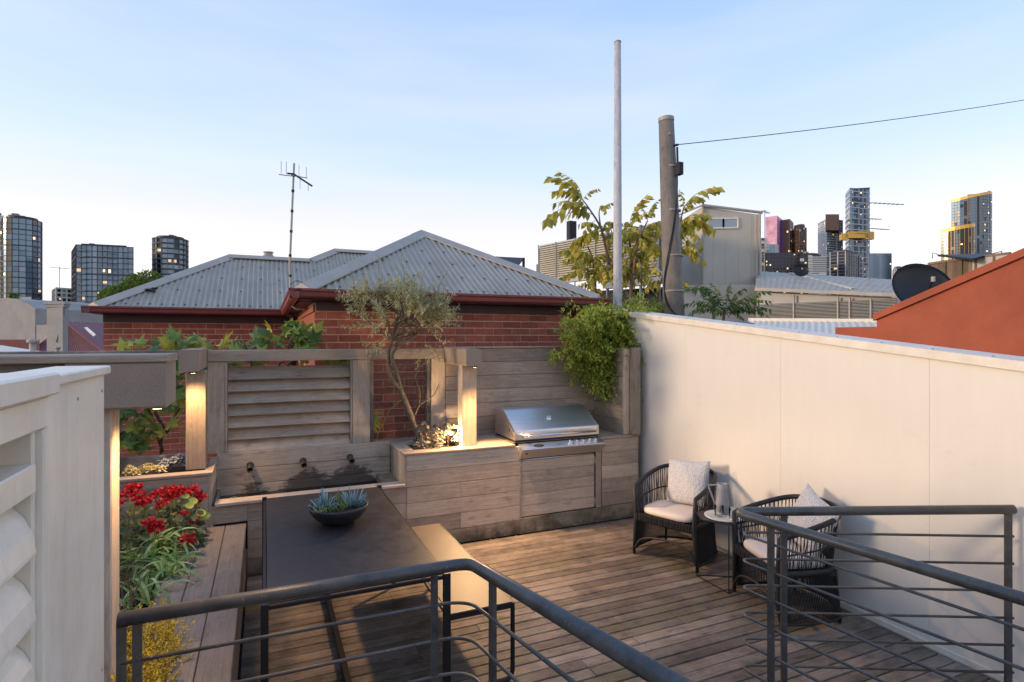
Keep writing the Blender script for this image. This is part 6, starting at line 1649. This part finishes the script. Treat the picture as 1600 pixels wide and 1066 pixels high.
fl_ = [((910, 312), (856, 276)), ((910, 312), (876, 266)), ((911, 312), (938, 294)), ((915, 318), (858, 300)), ((921, 327), (862, 322)), ((921, 327), (850, 352)), ((925, 335), (876, 345)), ((930, 345), (905, 385)), ((938, 322), (950, 335)), ((936, 330), (965, 318)), ((939, 357), (900, 392)), ((939, 360), (955, 395)), ((940, 362), (885, 400)), ((926, 404), (870, 395)), ((926, 404), (900, 432)), ((926, 404), (950, 440)), ((922, 395), (878, 412)), ((928, 430), (872, 440)), ((928, 440), (885, 468)), ((930, 450), (945, 478)), ((984, 368), (960, 400)), ((984, 368), (1003, 300)), ((990, 345), (1025, 335)), ((986, 360), (1010, 400)), ((985, 380), (960, 420)), ((984, 372), (1030, 355)), ((1000, 370), (1035, 345)), ((1000, 370), (1030, 400)), ((1012, 345), (1000, 320)), ((1012, 345), (1028, 308)), ((1012, 350), (1042, 375)), ((1000, 380), (1030, 425)), ((993, 400), (975, 440)), ((1062, 350), (1120, 365)), ((1062, 352), (1100, 390)), ((1068, 325), (1128, 292)), ((1068, 330), (1095, 310)), ((1060, 360), (1095, 420)), ((1050, 390), (1085, 350)), ((1068, 325), (1062, 295)), ((1062, 350), (1110, 340)), ((990, 395), (1018, 430)), ((939, 357), (975, 350)), ((984, 368), (945, 372)), ((1034, 440), (1005, 460)), ((912, 315), (895, 335))]
for i, (a, b) in enumerate(fl_):
    ta = TT + rr.uniform(-.2, .3); place_frond(ah, fa[i % 5], at(*a, ta), at(b[0], b[1], ta + rr.uniform(-.5, .5)), roll=rr.uniform(-.5, .5))
for i in range(76):
    s_ = rr.choice(st_l[:5]); j = rr.randrange(2, len(s_) - 1); a = s_[j]; an_ = rr.uniform(0, 6.28); L = rr.uniform(25, 52)
    place_frond(ah, fa[i % 5], at(*a, TT), at(a[0] + math.cos(an_) * L, a[1] + math.sin(an_) * L * .6 + 8, TT + rr.uniform(-.6, .6)), roll=rr.uniform(-.6, .6))
yt = thing('heaven_tree', 'low dark green young tree with compound leaves peeping over the cream wall', 'tree', tuple(at(1135, 900, 9.2)))
w = MB(); b_ = at(1130, 505, 9.2); b0 = Vector(b_); b0.z = -3
w.tube([b0, b_, at(1132, 480, 9.2)], [.05, .03, .012], 6); w.tube([at(1118, 520, 9.2), at(1112, 480, 9.2)], [.02, .012], 5); w.build('trunk', M['bark_red'], yt)
for i, e_ in enumerate([(1068, 452), (1092, 446), (1118, 438), (1142, 440), (1165, 446), (1203, 455), (1208, 474), (1196, 498), (1066, 478), (1072, 496), (1100, 462), (1150, 470), (1180, 468), (1120, 468), (1175, 490), (1095, 490), (1140, 498), (1205, 488), (1158, 455), (1082, 470), (1110, 500), (1165, 505)]):
    s_ = (1132 + (e_[0] - 1132) * .12, 492 - rr.uniform(0, 14)); place_frond(yt, fd_[i % 4], at(*s_, 9.2), at(e_[0], e_[1], 9.2 + rr.uniform(-.5, .4)), roll=rr.uniform(-.4, .4))
vb_ = thing('vent_cowl', 'dull metal vent cowl behind the wall below the young tree', 'vent', tuple(at(1153, 506, 8.5)))
q = MB(); q.lathe([(.001, .06), (.12, .055), (.16, .04), (.23, .02), (.23, .005), (.1, .0), (.08, -1.5)], tuple(at(1153, 508, 8.5)), 20); q.build('cowl', M['steel_grey'], vb_, smooth=True)
# shrubs showing over the wall foot of the poles
bs = thing('garden_shrub', 'leafy green shrub at the foot of the white pole behind the vine', 'shrub', tuple(at(1000, 560, 9.5)))
lv = MB(); rr = random.Random(31)
for i in range(120):
    px = rr.uniform(950, 1035); p = at(px, rr.uniform(478, 515), 9.6 + rr.uniform(-.3, .6)); shoot(lv, None, rr, p, rv(rr) + Vector((0, 0, .8)), .3, 14, .07, .03, sag=.1)
lv.build('foliage', M['vine'], bs)
# round evergreen behind the left house
rt = thing('round_tree', 'dense rounded dark green tree behind the left end of the grey roof', 'tree', tuple(at(210, 700, 30)))
lv = MB(); rr = random.Random(41); c = at(214, 487, 30)
w = MB(); w.tube([Vector((c.x, c.y, -3)), c], [.25, .12], 8); w.build('trunk', M['bark'], rt)
lumps = [(c + Vector((0, 0, .0)), 1.55)] + [(c + RGT * rr.uniform(-1.5, 1.5) + FWD * rr.uniform(-1, .6) + Vector((0, 0, rr.uniform(.2, 1.75))), rr.uniform(.5, .85)) for _ in range(20)]
lumps = [(p, r) for p, r in lumps if (p - c).length + r < 2.55] + [(at(170, 500, 30), .7), (at(152, 520, 29), .6), (at(158, 508, 29), .55), (at(180, 468, 30), .7), (at(248, 460, 30), .7)]
for p, r in lumps:
    for i in range(int(1700 * r * r) + 120):
        v = rv(rr); s_ = p + v * r * rr.uniform(.8, 1.04); leaf(lv, s_, v + rv(rr) * .9, v + rv(rr) * .5, .12 * rr.uniform(.7, 1.3), .08)
lv.build('crown', M['tree_dk'], rt)
nt = thing('roof_garden_shrub', 'tiny dark shrub on top of the rendered parapet building', 'shrub', tuple(at(20, 464, 27)))
lv = MB()
for i in range(160): p = at(22 + rr.uniform(-7, 7), 463 + rr.uniform(-4, 3), 27); leaf(lv, p, rv(rr), rv(rr), .12, .06)
lv.build('foliage', M['tree_dk'], nt)

# flower bed
rr = random.Random(51)
ge = thing('geranium', 'bushy geranium with clusters of bright red flowers in the bed below the left planter', 'flowering plant', (-.8, 4.9, .36))
def flower_mesh(seed):
    rr = random.Random(seed); q = MB()
    for i in range(60):
        v = rv(rr); v.z = abs(v.z) * .8 + v.z * .2; p = v * rr.uniform(.018, .05); leaf(q, p, v + rv(rr) * .9, v, .03, .026, fold=.1)
    return q.mesh('flower_head', M['red'])
fms = [flower_mesh(i) for i in range(4)]
stems = MB(); lvs = MB()
FL = [(209, 765, 5.0), (196, 775, 4.95), (215, 776, 4.9), (203, 768, 5.05), (222, 788, 4.8), (230, 786, 4.8), (268, 768, 5.05), (280, 770, 5.05), (291, 771, 5.1), (262, 778, 4.95), (242, 775, 4.9), (248, 772, 5.0), (270, 775, 4.98), (310, 783, 5.1), (313, 776, 5.12), (303, 770, 5.1), (240, 826, 4.5), (234, 820, 4.5), (246, 826, 4.48), (286, 806, 4.8), (293, 845, 4.5), (305, 814, 4.85), (187, 788, 4.8), (254, 790, 4.85)]
for i, (px, py, Y) in enumerate(FL):
    l = (px - 800) / FPX; t_ = Y / (math.cos(YAW) - l * math.sin(YAW)); p = at(px, py, t_)
    link_mesh('flower_head', fms[i % 4], ge, p, (rr.uniform(-.4, .4), rr.uniform(-.4, .4), rr.uniform(0, 6)), (rr.uniform(.7, 1.05),) * 3)
    g0 = Vector((p.x + rr.uniform(-.08, .08), p.y + rr.uniform(-.05, .1), .38)); stems.tube(bez([g0, g0.lerp(p, .5) + rv(rr) * .03, p], 3), .003, 4, cap=False)
for i in range(420):
    p = Vector((rr.uniform(-1.25, -.42), rr.uniform(4.55, 5.2), .42 + rr.uniform(0, .30))); n_ = rv(rr); n_.z = abs(n_.z) + .4
    n_.normalize(); a = n_.orthogonal().normalized(); b = n_.cross(a); s_ = rr.uniform(.018, .036)
    lvs.add([p] + [p + (a * math.cos(g) + b * math.sin(g)) * s_ * (1 + .12 * math.cos(5 * g)) + n_ * .25 * s_ for g in [j * math.pi / 5 for j in range(10)]], [(0, j + 1, (j + 1) % 10 + 1) for j in range(10)])
stems.build('stems', M['vine'], ge, kind='stuff'); lvs.build('foliage', M['shrub'], ge)
big = MB()
for px, py, Y, s_ in ((301, 784, 5.0, .036), (296, 791, 4.9, .03), (314, 802, 4.9, .036), (290, 776, 5.0, .028), (322, 806, 4.95, .032)):
    l = (px - 800) / FPX; t_ = Y / (math.cos(YAW) - l * math.sin(YAW)); p = at(px, py, t_); n_ = Vector((.2, -.5, .8)).normalized(); a = n_.orthogonal().normalized(); b = n_.cross(a)
    big.add([p] + [p + (a * math.cos(g) + b * math.sin(g)) * s_ + n_ * .2 * s_ for g in [j * math.pi / 6 for j in range(12)]], [(0, j + 1, (j + 1) % 12 + 1) for j in range(12)])
big.build('broad_leaf', M['broad'], ge)
# striped spider plants
def blade_mesh(seed):
    rr = random.Random(seed); q = MB(); L = rr.uniform(.28, .46); arch = rr.uniform(.5, 1.5); w = rr.uniform(.008, .0135); vs = []; n = 9
    x = y = 0; th = rr.uniform(.9, 1.35); c = []
    for i in range(n):
        c.append((x, y)); x += math.cos(th) * L / n; y += math.sin(th) * L / n; th -= arch * 2.2 / n
    for i, (x, z) in enumerate(c):
        ww = w * math.sin(math.pi * min(.97, .22 + .78 * i / n)) + .0008
        vs += [(x, -ww, z), (x, 0, z - ww * .5), (x, ww, z)]
    q.add(vs, [(3 * i + j, 3 * i + 3 + j, 3 * i + 4 + j, 3 * i + 1 + j) for i in range(n - 1) for j in (0, 1)])
    return q.mesh('leaf', M['spider'])
bmz = [blade_mesh(i) for i in range(8)]
SG = 'striped leaf plants in the flower bed'
for k_, (x, y, z, n_, lab) in enumerate(((-.68, 4.72, .46, 60, 'arching green and white striped leaf plant just below the upper red flowers'), (-.60, 4.35, .40, 60, 'arching striped leaf plant spilling over the bench edge in the middle of the bed'), (-.74, 4.5, .46, 50, 'striped leaf plant at the back of the bed around the lone red flower'), (-.66, 4.02, .38, 30, 'lowest striped leaf plant with leaves lying on the bench board'))):
    sp_t = thing('striped_leaf_plant', lab, 'plant', (x, y, z), group=SG)
    for i in range(n_):
        link_mesh('leaf', bmz[rr.randrange(8)], sp_t, (x + rr.uniform(-.07, .07), y + rr.uniform(-.12, .12), z + rr.uniform(-.02, .05)), (rr.uniform(-.25, .25), rr.uniform(-.3, .3), rr.uniform(0, 6.28)), (rr.uniform(.7, 1.05),) * 3)
def small_shrub(name, lab, c, rad, n, ll, lw, mat, seed, L=.16, nl=22):
    rr = random.Random(seed); t = thing(name, lab, 'shrub', c); lv = MB(); tk = MB(); c = Vector(c)
    for i in range(n):
        p = c + Vector((rr.uniform(-1, 1) * rad[0], rr.uniform(-1, 1) * rad[1], rr.uniform(0, .6) * rad[2]))
        shoot(lv, tk, rr, p, Vector((rr.uniform(-.5, .5), rr.uniform(-.5, .5), 1)), L * rr.uniform(.6, 1.3), nl, ll, lw, sag=.02, r=.0016)
    lv.build('foliage', mat, t); tk.build('stems', M['bark_red'], t, kind='stuff')
small_shrub('grey_shrub', 'dark grey green feathery shrub at the left of the bed under the red flowers', (-.98, 4.55, .38), (.22, .3, .5), 90, .022, .008, M['shrub'], 61)
M['heath'] = leafmat('heath_leaves', [(.03, .05, .02), (.09, .09, .03), (.2, .12, .05), (.26, .16, .05)], scale=8)
small_shrub('heath_shrub', 'brownish fine leafed heath shrub beside the glowing post', (-.80, 3.75, .36), (.17, .45, .4), 150, .016, .005, M['heath'], 62)
small_shrub('golden_shrub', 'bright golden yellow fine leafed shrub overhanging the bench at bottom left', (-.54, 2.98, .40), (.15, .34, .34), 420, .017, .008, M['gold_shrub'], 63, L=.13, nl=28)

# ------------------------------------------------------------------ fallen leaves on the deck
q = MB(); rr = random.Random(77)
for i in range(150):
    u = rr.random()
    if u < .45: x, y = rr.uniform(1.0, 3.9), 5.235 - abs(rr.gauss(0, .12))
    elif u < .7: x, y = 3.9 - abs(rr.gauss(0, .1)), rr.uniform(2.0, 5.2)
    else: x, y = rr.uniform(-.1, 3.8), rr.uniform(2.4, 5.1)
    a = rr.uniform(0, 6.28); leaf(q, Vector((x, y, .004)), Vector((math.cos(a), math.sin(a), .05)), Vector((0, 0, 1)), rr.uniform(.012, .035), rr.uniform(.005, .012))
M['dry'] = leafmat('dry_leaves', [(.08, .05, .02), (.22, .15, .05), (.4, .3, .12), (.5, .46, .38)], trans=.1)
tag(q.build('fallen_leaves', M['dry']), 'small dry leaves and petals scattered over the deck boards', 'leaves', kind='stuff')

q = MB()
for i in range(16):
    y = .6 + i * .33; z = ztop(y) + .008
    for x in (3.93, 4.07): q.lathe([(.006, 0), (.006, .003)], (x, y, z), 6)
q.build('capping_screw', M['steel_dark'], bpy.data.objects['boundary_wall'], kind='stuff')
q = MB()
for y, z in ((1.62, 1.2), (1.62, .4), (2.06, 1.84), (2.06, 1.0), (2.06, .2), (1.82, 1.84)):
    o0 = len(q.v); q.lathe([(.005, 0), (.005, .0015)], (0, 0, 0), 8); q.v[o0:] = [(-.4495 + c, y + a, z + b) for a, b, c in q.v[o0:]]
q.build('panel_screw', M['zinc_cap'], bpy.data.objects['louvred_screen'], kind='stuff')
